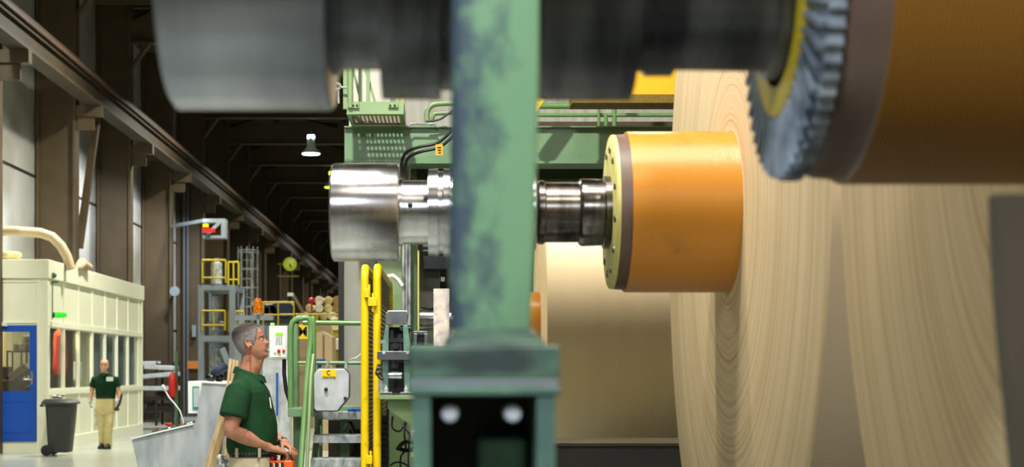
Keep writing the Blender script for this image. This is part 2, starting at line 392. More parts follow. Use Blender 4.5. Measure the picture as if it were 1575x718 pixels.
M['loopcloth'] = mat('loop_cloth', (168, 160, 134), .85)
M['tagyellow'] = mat('tag_yellow', (206, 156, 22), .5)
M['glass_reflection'] = mat('reflection_grey_blue', (150, 156, 166), .7, rgb2=(110, 118, 140), nscale=3, stretch=(1, 4, .2), contrast=(.4, .6))  # grey-blue of a window reflection, painted on a sheet
M['boltwhite'] = mat('bolt_zinc', (222, 228, 240), .35, metal=.2)
M['ink'] = mat('black_ink', (20, 18, 16), .6)
M['sheet'] = mat('pale_cladding', (234, 232, 226), .6, rgb2=(206, 200, 188), nscale=3, stretch=(4, 1, .4))
M['trayred'] = mat('rack_tray', (196, 200, 206), .5, noise=.15, nscale=4)
M['cable'] = mat('cable_black', (30, 30, 30), .45)
M['bluesmall'] = mat('blue_plastic', (20, 80, 170), .4)
M['amber'] = mat('bronze_sign', (190, 110, 40), .5)
M['teal'] = mat('screen_teal', (70, 150, 140), .4)
M['oliveyellow'] = mat('olive_column', (138, 132, 40), .6)

# ------------------------------------------------------------------ the hall
struct(MB().box(-9.4, 14, -8, 150, -.2, 0), 'floor', M['floor'], smooth=False)
ws = MB().box(-9.4, -9.2, -8, 150, 0, 11.4)
wall = struct(ws, 'wall_left', M['wallpanel'], smooth=False)
struct(MB().box(-9.4, 14, 150, 150.2, 0, 11.4), 'wall_far', M['dark'], smooth=False)
struct(MB().box(14, 14.2, -8, 150, 0, 11.4), 'wall_right', M['wallpanel'], smooth=False)
rf = MB().box(-9.4, 14.2, -8, 150, 11.15, 11.4)
for k in range(int(158/.5)):                     # ribs of the roof sheets, running across the hall
    rf.box(-9.2, 14, -8+k*.5, -8+k*.5+.16, 11.08, 11.15)
struct(rf, 'ceiling', M['roof'], smooth=False)
seam = MB()
for z in (2.9, 5.85, 8.8): seam.box(-9.2, -9.185, -8, 150, z-.03, z+.03)
struct(seam, 'trim_1', M['dark'], smooth=False)
gir = MB().box(-8.06, -7.74, -8, 150, 8.02, 8.08).box(-7.93, -7.87, -8, 150, 7.5, 8.02).box(-8.08, -7.72, -8, 150, 7.44, 7.5)
crane = thing('crane_runway', 'brown crane girder with rail along the row of columns', 'crane rail', (-7.9, 60, 7.44))
gir.build('girder', M['girder'], crane, smooth=False)
MB().box(-7.94, -7.86, -8, 150, 8.08, 8.16).box(-7.72, -7.68, -8, 150, 7.9, 7.98).build('rail', M['rail'], crane, smooth=False)
col_y = [34.8+6*k for k in range(-6, 19)]
cm = rm = None
for y in col_y:
    if cm is None:
        c = MB().box(-8.34, -8.28, -.17, .17, 0, 11.1).box(-9.1, -8.34, -.015, .015, 0, 11.1).box(-9.16, -9.1, -.17, .17, 0, 11.1)
        c.box(-8.28, -7.72, -.12, .12, 7.2, 7.44).box(-8.28, -7.9, -.03, .03, 6.9, 7.2)
        cm = struct(c, 'steel_column', M['brown'], smooth=False, origin=(0, 0, 0)); cm.location = (0, y, 0)
        r = MB().box(-8.28, 14, -.14, .14, 10.08, 10.13).box(-8.28, 14, -.012, .012, 10.13, 10.9).box(-8.28, 14, -.12, .12, 10.85, 10.9)
        r.hexa([(-8.28, -.14, 9.5), (-8.24, -.14, 9.45), (-7.8, -.14, 10.06), (-7.86, -.14, 10.1), (-8.28, .14, 9.5), (-8.24, .14, 9.45), (-7.8, .14, 10.06), (-7.86, .14, 10.1)])
        rm = struct(r, 'roof_rafter', M['brown'], smooth=False, origin=(0, 0, 0)); rm.location = (0, y, 0)
        pr = MB()
        for x in (-6.5, -4, -1.5, 1, 3.5, 6): pr.box(x-.06, x+.06, 0, 6, 10.9, 11.08)
        pr.bar((-8.2, 0, 10.75), (-4.2, 6, 10.75), .08, .08).bar((-4.2, 0, 10.75), (-8.2, 6, 10.75), .08, .08)
        pm = struct(pr, 'roof_purlin', M['dark'], smooth=False, origin=(0, 0, 0)); pm.location = (0, y, 0)
    else:
        for o in (cm, rm, pm):
            c = o.copy(); COL.objects.link(c); c.location = (0, y, 0)
# diagonal brace behind the cabin
one(MB().bar((-8.15, 36.2, 7.46), (-8.3, 35.05, 4.3), .16, .1), 'diagonal_brace', M['brown'], 'slanting brown steel brace between two columns above the cabin', 'brace')
# high-bay lamps hanging under the roof
def bay_lamp(y, glow, label, group=None):
    t = thing('high_bay_lamp', label, 'ceiling lamp', (-4.85, y, 9.2), group)
    MB().lathe([(0, .34), (.05, .33), (.22, .16), (.40, .14), (.55, .13)], (-4.85, y, 9.2), 'z', 24).build('shade', M['white'], t)
    MB().lathe([(-.02, .30), (.0, .31)], (-4.85, y, 9.2), 'z', 24).build('lamp_glass', glow, t)
    MB().tube([(-4.85, y, 9.74), (-4.85, y, 11.1)], .02, 8).build('hanger', M['dark'], t)
    MB().box(-4.97, -4.73, y-.12, y+.12, 9.72, 9.85).build('ballast_box', M['lampglow'] if glow is M['lampglow'] else M['lampglow2'], t)
    return t
bay_lamp(55, M['lampglow'], 'bright cyan-white lamp hanging from the roof above the steel cap')
bay_lamp(65, M['lampglow2'], 'small yellow-green glowing lamp hanging beside the edge of the steel cap')

# ------------------------------------------------------------------ the cream cabin
cx0, cx1, cy0, cy1, ct = -9.1, -7.47, 29.0, 38.0, 3.6
b = thing('office_cabin', 'cream panelled cabin with blue door and a row of windows', 'cabin', (-8.3, 33.5, 0))
wp = MB()
wp.box(cx1-.08, cx1, cy0+.08, cy1-.08, 2.40, 3.25).box(cx1-.08, cx1, cy0+.08, cy1-.08, 0, 1.14)
wp.box(cx0, -8.62, cy0, cy0+.08, 0, 3.25).box(-8.62, -7.65, cy0, cy0+.08, 2.38, 3.25).box(-8.62, -7.65, cy0, cy0+.08, 0, .22).box(-7.65, cx1, cy0, cy0+.08, 0, 3.25)
wp.box(cx0, cx0+.05, cy0+.08, cy1-.08, 0, 3.25).box(cx0, cx1, cy1-.08, cy1, 0, 3.25)
wp.build('wall_panel', M['cream'], b, smooth=False)
MB().box(cx0-.02, cx1+.05, cy0-.05, cy1+.05, 3.25, ct).build('roof_fascia', M['cream'], b, bevel=.01)
tr = MB().box(cx1, cx1+.025, cy0, cy0+.14, 0, 3.25).box(cx1, cx1+.025, cy1-.1, cy1, 0, 3.25).box(cx1, cx1+.03, cy0, cy1, 2.36, 2.46).box(cx1, cx1+.03, cy0, cy1, 1.08, 1.16).box(cx1, cx1+.03, cy0, cy1, 0, .25)
ys = [29.04+1.215*k for k in range(8)]; ys[-1] = 37.6
for y in ys[1:]:
    tr.box(cx1, cx1+.02, y-.03, y+.03, .25, 1.1).box(cx1, cx1+.02, y-.03, y+.03, 2.44, 3.25)
tr.box(-7.64, -7.60, cy0-.02, cy0, 0, 3.25).box(cx0, -7.63, cy0-.02, cy0, 2.42, 2.46).box(cx0, -7.63, cy0-.02, cy0, 3.18, 3.2)
tr.build('frame_trim', M['creamline'], b, smooth=False)
for k in range(7):
    y0, y1 = ys[k]+.02, ys[k+1]-.02
    f = MB()
    f.box(cx1-.035, cx1+.02, y0, y0+.035, 1.14, 2.40).box(cx1-.035, cx1+.02, y1-.035, y1, 1.14, 2.40).box(cx1-.07, cx1+.02, y0, y1, 1.14, 1.20).box(cx1-.07, cx1+.02, y0, y1, 2.34, 2.40)
    fo = f.build('window_frame', M['creamline'], b, smooth=False)
    MB().box(cx1-.04, cx1-.03, y0+.03, y1-.03, 1.19, 2.35).build('pane', M['glass'], fo, smooth=False)
d = MB().box(-8.60, -7.66, cy0-.03, cy0+.03, .22, 1.15).box(-8.60, -7.66, cy0-.03, cy0+.03, 2.26, 2.38).box(-7.78, -7.66, cy0-.03, cy0+.03, 1.15, 2.26).box(-8.60, -8.48, cy0-.03, cy0+.03, 1.15, 2.26)
d.box(-8.5, -7.8, cy0-.04, cy0-.03, .95, .97).box(-8.5, -7.8, cy0-.04, cy0-.03, .38, .40)
do = d.build('door', M['blue'], b, smooth=False)
MB().box(-8.48, -7.78, cy0-.005, cy0+.005, 1.15, 2.26).build('pane', M['glass'], do, smooth=False)
MB().box(-7.76, -7.71, cy0-.045, cy0-.03, 1.27, 1.52).tube([(-7.735, cy0-.045, 1.37), (-7.735, cy0-.09, 1.37), (-7.86, cy0-.09, 1.37)], .012, 8).build('handle', M['steel'], do)
MB().box(-8.6, -8.18, cy0-.09, cy0-.03, 2.36, 2.43).build('door_closer', M['boxgrey'], do, bevel=.006)
# inside the cabin
t = thing('storage_shelf', 'dark shelf with boxes seen through the blue door window', 'shelf', (-8.43, 30.9, 0))
s = MB()
for z in (.9, 1.45, 1.9): s.box(-8.7, -8.16, 30.7, 31.1, z, z+.03)
for x in (-8.7, -8.42, -8.19): s.box(x, x+.025, 30.7, 30.73, 0, 1.92).box(x, x+.025, 31.07, 31.1, 0, 1.92)
s.build('shelf_frame', M['dark'], t)
for x0, x1, z0, z1, lab in ((-8.58, -8.42, 1.935, 2.07, 'small dark box at the outer end of the shelf behind the door window'), (-8.4, -8.22, 1.935, 2.08, 'lower of two stacked dark boxes on the shelf behind the door window'), (-8.4, -8.22, 2.085, 2.22, 'upper of two stacked dark boxes on the shelf behind the door window')):
    t = thing('storage_bin', lab, 'box', ((x0+x1)/2, 30.9, z0), 'dark boxes on the cabin shelf')
    MB().box(x0, x1, 30.75, 31.05, z0, z1).build('bin_body', M['guard'], t, bevel=.006)
    MB().lathe([(-.01, .045), (.0, .045)], ((x0+x1)/2, 30.745, (z0+z1)/2), 'y', 16).build('bin_opening', M['black'], t)
t = thing('office_machine', 'dark cluttered office machine low behind the door window', 'office machine', (-8.4, 30.2, 0))
MB().box(-8.75, -8.1, 30.0, 30.5, 0, 1.35).build('machine_cabinet', M['dark'], t, bevel=.03)
MB().bar((-8.45, 30.2, 1.38), (-8.12, 30.2, 1.62), .4, .16).build('machine_lid', M['guard'], t, bevel=.02)
MB().box(-8.72, -8.5, 30.05, 30.4, 1.36, 1.62).build('paper_tray', M['black'], t, bevel=.03)
def office_chair(x, y, lab):
    t = thing('office_chair', lab, 'chair', (x, y, 0))
    MB().box(x-.25, x+.25, y-.25, y+.25, .48, .56).build('seat', M['black'], t, bevel=.03)
    MB().box(x-.24, x+.24, y+.2, y+.28, .65, 1.25).build('backrest', M['black'], t, bevel=.03)
    MB().tube([(x, y, .08), (x, y, .48)], .03, 8).tube([(x, y+.2, .5), (x, y+.25, .9)], .02, 6).build('pedestal', M['dark'], t)
    l = MB()
    for k in range(5): l.bar((x, y, .1), (x+.28*cos(k*1.257), y+.28*sin(k*1.257), .04), .04, .04)
    l.build('star_base', M['dark'], t)
office_chair(-7.82, 29.5, 'black office chair behind the blue door window')
office_chair(-7.95, 35.4, 'black office chair further back inside the cabin')
t = thing('desk', 'pale desk along the inside of the cabin windows', 'desk', (-8.3, 34, 0))
MB().box(-8.25, -7.65, 31.6, 34.4, .72, .76).build('desktop', M['beige'], t)
for x, y in ((-8.2, 31.7), (-7.7, 31.7), (-8.2, 34.3), (-7.7, 34.3)): MB().box(x-.03, x+.03, y-.03, y+.03, 0, .72).build('leg', M['dark'], t)
j = MB()
j.loft([[Vector((-7.72+.10*sx*a, 31.0+.26*sy*a, z)) for sx, sy in ((-1, -.8), (-1, .8), (.2, 1), (1, .7), (1, -.7), (.2, -1))] for z, a in ((1.45, .8), (1.6, 1), (1.9, .85), (2.1, .9), (2.28, .75), (2.36, .3))])
j.tube([(-7.72, 30.78, 2.22), (-7.70, 30.72, 1.9), (-7.68, 30.74, 1.55)], [.07, .06, .05], 8).tube([(-7.72, 31.22, 2.22), (-7.70, 31.3, 1.9), (-7.68, 31.28, 1.6)], [.07, .06, .05], 8)
one(j, 'hanging_jacket', M['redcloth'], 'red work jacket hanging inside the second cabin window', 'jacket')
for k, (y, z0, z1, m_, lab) in enumerate(((32.0, 1.35, 1.72, 'white', 'white paper notice inside the third cabin window'), (35.3, 1.18, 2.38, 'glass_reflection', 'grey-blue sheet painted as reflection inside the far cabin windows'))):
    one(MB().box(-7.62, -7.60, y-(.3 if k == 0 else 2.4), y+(.35 if k == 0 else 2.4), z0, z1), 'window_notice' if k == 0 else 'reflection_sheet', M[m_], lab, 'notice' if k == 0 else 'glass_reflection')  # the second is a sheet standing in for reflection in the panes
# on and around the cabin
one(MB().tube([P(-60, 356, 30.2), P(20, 355, 30.2), P(62, 358, 30.2), P(80, 364, 30.2), P(94, 378, 30.2), P(103, 394, 30.2), P(109, 414, 30.2)], .095, 16), 'ventilation_duct', M['beige'],
    'thick cream duct bending down onto the cabin roof', 'duct', angle=60)
sk = MB().ball(P(8, 393, 29.4)+Vector((0, 0, .0)), .15, 16, (1.9, .9, .62)).ball(P(22, 393, 29.4), .12, 12, (1.3, .9, .7))
one(sk, 'rolled_sack', M['palewood'], 'rolled yellowish sack lying on the cabin roof', 'sack', angle=70)
one(MB().tube([P(121, 411, 31.3), P(126, 405, 31.6), P(132, 409, 31.8), P(138, 411, 32)], [.08, .11, .09, .07], 12, True), 'cable_coil', M['beige'], 'small brown coil lying on the cabin roof by the duct', 'coil', angle=70)
t = thing('signal_lamp', 'green signal lamp hanging on the cabin wall near its corner', 'lamp', (-7.4, 29.35, 2.5))
MB().tube([(-7.42, 29.25, 2.58), (-7.34, 29.25, 2.58)], .05, 12).build('socket', M['black'], t)
MB().tube([(-7.34, 29.25, 2.58), (-7.20, 29.25, 2.58)], [.06, .05], 14, True).build('lens', M['greenlamp'], t)
MB().tube([(-7.42, 29.22, 2.5), (-7.42, 29.22, 3.2)], .012, 6).ball((-7.40, 29.22, 3.32), .06, 8).ball((-7.36, 29.22, 3.2), .05, 8, (1.4, 1, .6)).build('cable_drop', M['greendark'], t)

# wheelie bin
bx, by = XX(93, 28.3), 28.3
t = thing('wheelie_bin', 'black wheelie bin beside the cabin corner', 'bin', (bx, by, 0))
def rq(x, y, w, d, z, c=.04): return [Vector((x+a*(w/2), y+b_*(d/2), z)) for a, b_ in ((-1, -.8), (-.8, -1), (.8, -1), (1, -.8), (1, .8), (.8, 1), (-.8, 1), (-1, .8))]
MB().loft([rq(bx, by, .36, .42, .06), rq(bx+.01, by, .42, .5, .5), rq(bx+.02, by, .47, .56, .93)]).build('body', M['binblack'], t)
MB().loft([rq(bx+.01, by, .56, .66, .93), rq(bx+.01, by, .58, .68, .96), rq(bx, by, .48, .56, 1.02)]).build('lid', M['binblack'], t)
MB().tube([(bx-.28, by-.2, .93), (bx-.31, by-.2, .9), (bx-.31, by+.2, .9), (bx-.28, by+.2, .93)], .016, 8).build('handle', M['black'], t)
for dy in (-.24, .24): MB().lathe([(-.03, .08), (-.025, .1), (.025, .1), (.03, .08)], (bx-.19, by+dy, .1), 'y', 20).build('wheel', M['black'], t)
g = MB()
for k in range(9): g.ball((bx-.02+random.uniform(-.09, .09), by+random.uniform(-.08, .08), 1.055+random.uniform(0, .05)), random.uniform(.03, .05), 7, (1.3, 1, .8))
one(g, 'crumpled_bag', M['rag'], 'crumpled clear plastic bag on top of the bin lid', 'bag', angle=60)

# rack with pale trays behind the cabin
ry = 41.0
t = thing('storage_rack', 'dark steel rack with pale trays at the foot of a column', 'rack', (XX(243, ry), ry, 0))
fr = MB()
for px in (206, 240, 266):
    for dy in (0, .9): fr.box(XX(px, ry)-.03, XX(px, ry)+.03, ry+dy, ry+dy+.06, .1, ZZ(556, ry))
for q in (560, 577, 594, 613, 632): fr.box(XX(204, ry), XX(268, ry), ry, ry+.05, ZZ(q, ry)-.03, ZZ(q, ry)+.02).box(XX(204, ry), XX(268, ry), ry+.85, ry+.9, ZZ(q, ry)-.03, ZZ(q, ry)+.02)
fr.build('rack_frame', M['dark'], t)
for q, x0, x1, tilt in ((559, 212, 240, 0), (565, 222, 268, .02), (577, 216, 270, -.04), (597, 214, 270, .0)):
    one(MB().bar((XX(x0, ry), ry+.3, ZZ(q, ry)+tilt), (XX(x1, ry), ry+.3, ZZ(q, ry)-tilt), .8, .12), 'metal_tray', M['trayred'], 'long pale metal tray lying on the dark steel rack', 'tray', 'pale trays on the rack', bevel=.02)
for q, x0, x1 in ((618, 212, 236), (628, 226, 262), (642, 208, 240), (606, 240, 262)):
    one(MB().pbox(x0, x1, q-7, q+3, ry+.2, .5), 'stock_box', M['dark'], 'dark box of parts stored low in the steel rack', 'box', 'boxes low in the rack', bevel=.02)
t = thing('fire_extinguisher', 'red fire extinguisher on a green post by the rack', 'extinguisher', (XX(266, 40), 40, ZZ(612, 40)))
MB().lathe([(0, .08), (.02, .1), (.5, .1), (.58, .05), (.62, .03)], (XX(265, 40), 40, ZZ(610, 40)), 'z', 18).build('cylinder_body', M['red'], t)
MB().tube([(XX(265, 40), 40, ZZ(572, 40)), (XX(265, 40)+.12, 40, ZZ(576, 40)), (XX(265, 40)+.13, 39.95, ZZ(596, 40))], .018, 6).build('hose', M['black'], t)
MB().box(XX(265, 40), XX(270, 40), 40.08, 40.22, ZZ(600, 40), ZZ(596, 40)).build('wall_bracket', M['dark'], t)
one(MB().box(XX(269, 40.2), XX(273, 40.2), 40.2, 40.3, 0, ZZ(540, 40.2)), 'safety_post', M['greendark'], 'green steel post next to the red extinguisher', 'post')
t = thing('horn_speaker', 'grey horn loudspeaker fixed to the wall above the rack', 'loudspeaker', P(266, 452, 46.3))
MB().lathe([(-.05, .15), (0, .12), (.2, .06), (.35, .04)], P(269, 448, 46.3), 'y', 20).build('horn', M['greyblue'], t)
MB().bar((-8.3, 46.62, ZZ(462, 46.6)), P(268, 450, 46.5), .06, .06).build('bracket', M['dark'], t)
# conduits on the second column
c = MB()
for px in (283, 288.5): c.tube([(XX(px, 52.65), 52.65, 0), P(px, 285, 52.65)], .045, 8)
one(c, 'conduit_run', M['conduit'], 'pair of grey conduits climbing the column and bending off under the rail', 'conduit', angle=60)
one(MB().pbox(288, 305, 555, 567, 52.6, .19), 'wall_sign', M['amber'], 'small orange-brown sign on the column beside the rack', 'sign', bevel=.005)
one(MB().pbox(295, 301, 500, 518, 52.6, .19), 'switch_box', M['greyblue'], 'pale switch box high on the column beside the rack', 'switch box', bevel=.01)

# work platform with yellow railings
py = 44.0
t = thing('work_platform', 'grey steel work platform with yellow railings', 'platform', (XX(335, py), py, 0))
f = MB()
for px in (309, 357):
    for dy in (0, 2.0): f.box(XX(px, py)-.08, XX(px, py)+.08, py+dy, py+dy+.16, 0, ZZ(438, py))
f.box(XX(308, py), XX(360, py), py, py+2.2, ZZ(446, py), ZZ(438, py)).box(XX(308, py), XX(360, py), py, py+2.2, ZZ(525, py), ZZ(516, py))
f.build('steel_frame', M['greyblue'], t, smooth=False)
def railpiece(x0, x1, q0, q1, Y):
    r = MB(); r.tube([P(x0, q0, Y), P(x1, q0, Y)], .028, 8).tube([P(x0, q1, Y), P(x1, q1, Y)], .024, 8)
    for x in (x0, (x0+x1)/2, x1): r.tube([P(x, q0, Y), P(x, q1+8, Y)], .026, 8)
    return r
railpiece(311, 347, 400, 427, py).build('railing', M['yellowdull'], t)
railpiece(351, 367, 403, 430, py+1).build('railing', M['yellowdull'], t)
railpiece(311, 346, 478, 500, py).build('railing', M['yellowdull'], t)
railpiece(351, 375, 479, 502, py+1).build('railing', M['yellowdull'], t)
t = thing('process_tank', 'slim pale cylinder standing on the grey platform', 'tank', P(333, 437, py+.8))
MB().lathe([(0, .16), (.6, .16), (.65, .07), (.75, .07)], P(333, 437, py+.8), 'z', 16).build('tank_body', M['galv'], t)
MB().box(XX(325, py+1), XX(331, py+1), py+1, py+1.3, ZZ(437, py+1), ZZ(413, py+1)).build('gauge_box', M['galv'], t)
one(MB().lathe([(0, .2), (1.8, .2), (1.85, .26), (1.95, .26), (2.0, .14), (2.7, .14)], (XX(333, 45), 45, ZZ(600, 45)), 'z', 16), 'pipe_column', M['galv'], 'pale vertical pipe under the grey platform', 'pipe')
t = thing('hoist_unit', 'grey framed hoist with red lever high on the wall', 'hoist', P(328, 365, 44.5))
MB().pbox(312, 346, 336, 342, 44.5, .5).pbox(312, 346, 362, 366, 44.5, .5).pbox(340, 346, 336, 366, 44.5, .5).bar(P(318, 362, 44.5), P(340, 340, 44.5), .1, .1).build('hoist_frame', M['greyblue'], t)
MB().pbox(311, 330, 351, 357, 44.3, .1).build('lever', M['red'], t)
MB().pbox(312, 320, 344, 349, 44.3, .1).build('yellow_guard', M['yellow'], t)
MB().bar(P(316, 339, 44.9), (-8.3, 46.7, ZZ(339, 44.9)), .1, .1).build('wall_bracket', M['greyblue'], t)
# caged ladder
ly = 50.0
t = thing('caged_ladder', 'tall grey caged ladder beside the work platform', 'ladder', (XX(382, ly), ly, 0))
for px in (371, 387): MB().box(XX(px, ly)-.03, XX(px, ly)+.03, ly, ly+.06, 0, ZZ(386, ly)).build('side_rail', M['galv'], t)
r = MB()
for k in range(17): r.tube([(XX(371, ly), ly+.03, .3*k+.3), (XX(387, ly), ly+.03, .3*k+.3)], .022, 6)
r.build('rungs', M['galv'], t)
cg = MB()
for z in [2.4+.6*k for k in range(6)]+[ZZ(389, ly)]: cg.tube(arc(((XX(382, ly)), ly-.02, z), .33, 180, 360, 10, (1, 0, 0), (0, 1, 0)), .022, 6)
for a in (200, 235, 270, 305, 340): cg.tube([(XX(382, ly)+.33*cos(R(a)), ly-.02+.33*sin(R(a)), 2.3), (XX(382, ly)+.33*cos(R(a)), ly-.02+.33*sin(R(a)), ZZ(380, ly))], .018, 6)
cg.build('cage', M['galv'], t)
# wall clock
ky = 62.0; kc = P(446, 406, ky)
t = thing('wall_clock', 'round yellow-green lit clock on a column', 'clock', kc-Vector((0, 0, .3)))
MB().lathe([(-.08, .24), (-.06, .265), (.06, .265), (.08, .24)], kc, 'y', 28).build('clock_face', M['clock'], t)
hh = MB()
for k in range(12): hh.bar(kc+Vector((.19*sin(k*pi/6), -.09, .19*cos(k*pi/6))), kc+Vector((.23*sin(k*pi/6), -.09, .23*cos(k*pi/6))), .03, .01, (0, 1, 0))
hh.build('hour_marks', M['ink'], t)
MB().bar(kc+Vector((0, -.095, 0)), kc+Vector((.02, -.095, -.15)), .035, .01, (0, 1, 0)).build('hour_hand', M['ink'], t)
MB().bar(kc+Vector((0, -.10, 0)), kc+Vector((.11, -.10, -.19)), .025, .01, (0, 1, 0)).build('minute_hand', M['ink'], t)
MB().bar(kc+Vector((-.5, .05, 0)), kc, .04, .04).bar(kc+Vector((-.5, .05, -.48)), kc+Vector((.35, .05, -.48)), .05, .05).build('bracket', M['oliveyellow'], t)
# machines far down the hall
t = thing('hall_railing', 'yellow railing in front of far dark machinery', 'railing', (XX(420, 40), 40, 0))
rl = MB().tube([P(404, 465, 40), P(452, 465, 40)], .026, 8).tube([P(404, 484, 40), P(526, 483, 40)], .022, 8)
rl.build('rail_bars', M['yellowdull'], t)
for px in (405, 428, 452, 488, 524): MB().tube([(XX(px, 40), 40, 0), (XX(px, 40), 40, ZZ(465 if px < 460 else 483, 40))], .022, 8).build('rail_post', M['yellowdull'], t)
t = thing('winder_machine', 'dark cluttered machine behind the yellow railing', 'machine', (XX(440, 42), 42, 0))
mm = MB().box(XX(395, 42), XX(455, 42), 42, 44, 0, ZZ(497, 42))
mm.build('machine_frame', M['greyblue'], t, smooth=False)
mm = MB().box(XX(400, 42), XX(454, 42), 41.8, 43, ZZ(497, 42), ZZ(486, 42))
for k in range(9):
    px = random.uniform(402, 448); q = random.uniform(472, 492); r_ = random.uniform(.10, .24)
    mm.lathe([(-.3, r_), (.3, r_)], P(px, q, 42.3), random.choice('xy'), 14)
mm.build('rollers', M['dark'], t)
MB().lathe([(-.1, .2), (.0, .24), (.3, .22)], P(438, 476, 41.8), 'y', 18).build('blue_motor', M['bluedark'], t)
t = thing('boom_lamp', 'white lamp head on a slanting arm over the far machines', 'lamp', P(452, 470, 41.7))
MB().pbox(442, 451, 450, 455, 41.6, .2).build('lamp_head', M['white'], t)
MB().bar(P(450, 452, 41.7), P(470, 487, 42.4), .06, .06).build('arm', M['beige'], t)
rk = 0
for row, nn in enumerate((6, 5, 3)):
    for k in range(nn):
        rr_ = .118; x = XX(460, 42)+.14+.245*(k+row*.5+(.5 if row == 2 else 0)); z = ZZ(492, 42)+.12+row*.212
        y0_ = 42.25+random.uniform(0, .25); m_ = MB().lathe([(0, .09), (.01, rr_), (.9, rr_), (.91, .09)], (x, y0_, z), 'y', 18)
        m_.lathe([(-.005, .03), (.0, .03)], (x, y0_, z), 'y', 10)
        one(m_, 'wrapped_roll', M[('palewood', 'wrapdark', 'palewood', 'wrapwhite')[rk % 4]], 'small wrapped roll in the heap beyond the green handrail', 'paper roll', 'heap of wrapped rolls far down the hall'); rk += 1
one(MB().ball((XX(478, 42), 42.25, ZZ(492, 42)+.12+.212+.21), .085, 10).tube([(XX(478, 42), 42.25, ZZ(492, 42)+.2), (XX(478, 42), 42.25, ZZ(492, 42)+.46)], .02, 8), 'warning_lamp', M['red'], 'small red lamp in front of the heap of rolls', 'lamp')
one(MB().box(XX(459, 42), XX(540, 42), 42.2, 44, 0, ZZ(492, 42)), 'loading_table', M['beige'], 'beige table carrying the heap of wrapped rolls', 'table', smooth=False)
t = thing('control_cabinet', 'large beige cabinet seen between the green handrails', 'cabinet', (XX(497, 30), 30, 0))
MB().prism([(XX(484, 30), 0), (XX(511, 30), 0), (XX(511, 30), ZZ(518, 30)), (XX(495, 30), ZZ(509, 30)), (XX(484, 30), ZZ(512, 30))], 30, 31.2).build('cabinet_body', M['beige'], t, smooth=False)
MB().pbox(497, 498, 515, 640, 29.98, .02).build('door_gap', M['dark'], t)
t = thing('yellow_pallet_load', 'stack of pale yellow packages next to the grey pillar', 'packages', (XX(518, 31), 31, 0))
MB().pbox(510, 524, 488, 508, 31, 1).build('package', M['palewood'], t, bevel=.02)
MB().pbox(510, 524, 520, 538, 31, 1).build('package', M['white'], t, bevel=.02)
MB().pbox(510, 524, 508, 520, 31.1, 1).pbox(512, 524, 538, 560, 31.1, 1).build('package', M['oliveyellow'], t, bevel=.02)
MB().box(XX(509, 31), XX(525, 31), 31, 32.2, 0, ZZ(560, 31)).build('pallet_base', M['dark'], t)
one(MB().pbox(483, 498, 552, 560, 20, .3).box(XX(487, 20), XX(493, 20), 20.1, 20.2, 0, ZZ(560, 20)), 'plastic_crate', M['bluesmall'], 'small blue plastic crate behind the green handrail', 'crate')
t = thing('equipment_case', 'pale grey equipment case standing behind the operator', 'case', (XX(430, 22), 22, 0))
MB().box(XX(404, 22), XX(446, 22), 22, 23, .25, ZZ(540, 22)).build('case_body', M['galvwhite'], t, bevel=.02)
MB().box(XX(403, 22), XX(447, 22), 21.95, 23.05, ZZ(540, 22), ZZ(536, 22)).build('case_top', M['galv'], t)
MB().box(XX(425, 22), XX(428, 22), 21.96, 22, .9, 1.5).build('blue_handle', M['bluesmall'], t)
fl = MB()
for px in (406, 444): fl.box(XX(px, 22)-.05, XX(px, 22)+.05, 22.1, 22.9, 0, .25)
fl.build('feet', M['dark'], t)
t = thing('steel_gantry', 'grey steel framework standing behind the operator', 'framework', (XX(385, 30), 30, 0))
g = MB()
for px in (366, 378, 401): g.box(XX(px, 30)-.07, XX(px, 30)+.07, 30, 30.14, 0, ZZ(500, 30))
g.box(XX(362, 30), XX(420, 30), 30, 30.1, ZZ(492, 30), ZZ(485, 30)).box(XX(362, 30), XX(420, 30), 30, 30.1, ZZ(555, 30), ZZ(550, 30))
g.bar(P(342, 535, 30), P(366, 600, 30), .12, .1)
g.build('framework_bars', M['greyblue'], t, smooth=False)
MB().box(XX(405, 30), XX(440, 30), 30.2, 31, 0, ZZ(500, 30)).build('grey_panel', M['greyblue'], t, smooth=False)
# amber beacon on its mast
Yb = 14.0
t = thing('warning_beacon', 'amber warning beacon on a thin mast behind the operator', 'beacon', (XX(397, Yb), Yb, 0))
pb = P(397, 482, Yb)
MB().lathe([(0, .047), (.015, .043), (.1, .040), (.125, .034), (.138, .018)], pb, 'z', 20).build('amber_dome', M['beacon'], t)
MB().lathe([(-.03, .02), (-.015, .055), (0, .055)], pb, 'z', 20).build('beacon_base', M['galv'], t)
MB().tube([(pb.x, Yb, 0), (pb.x, Yb, pb.z-.02)], .014, 8).build('mast', M['galv'], t)
MB().box(pb.x-.12, pb.x+.12, Yb-.12, Yb+.12, 0, .02).build('mast_foot', M['dark'], t)

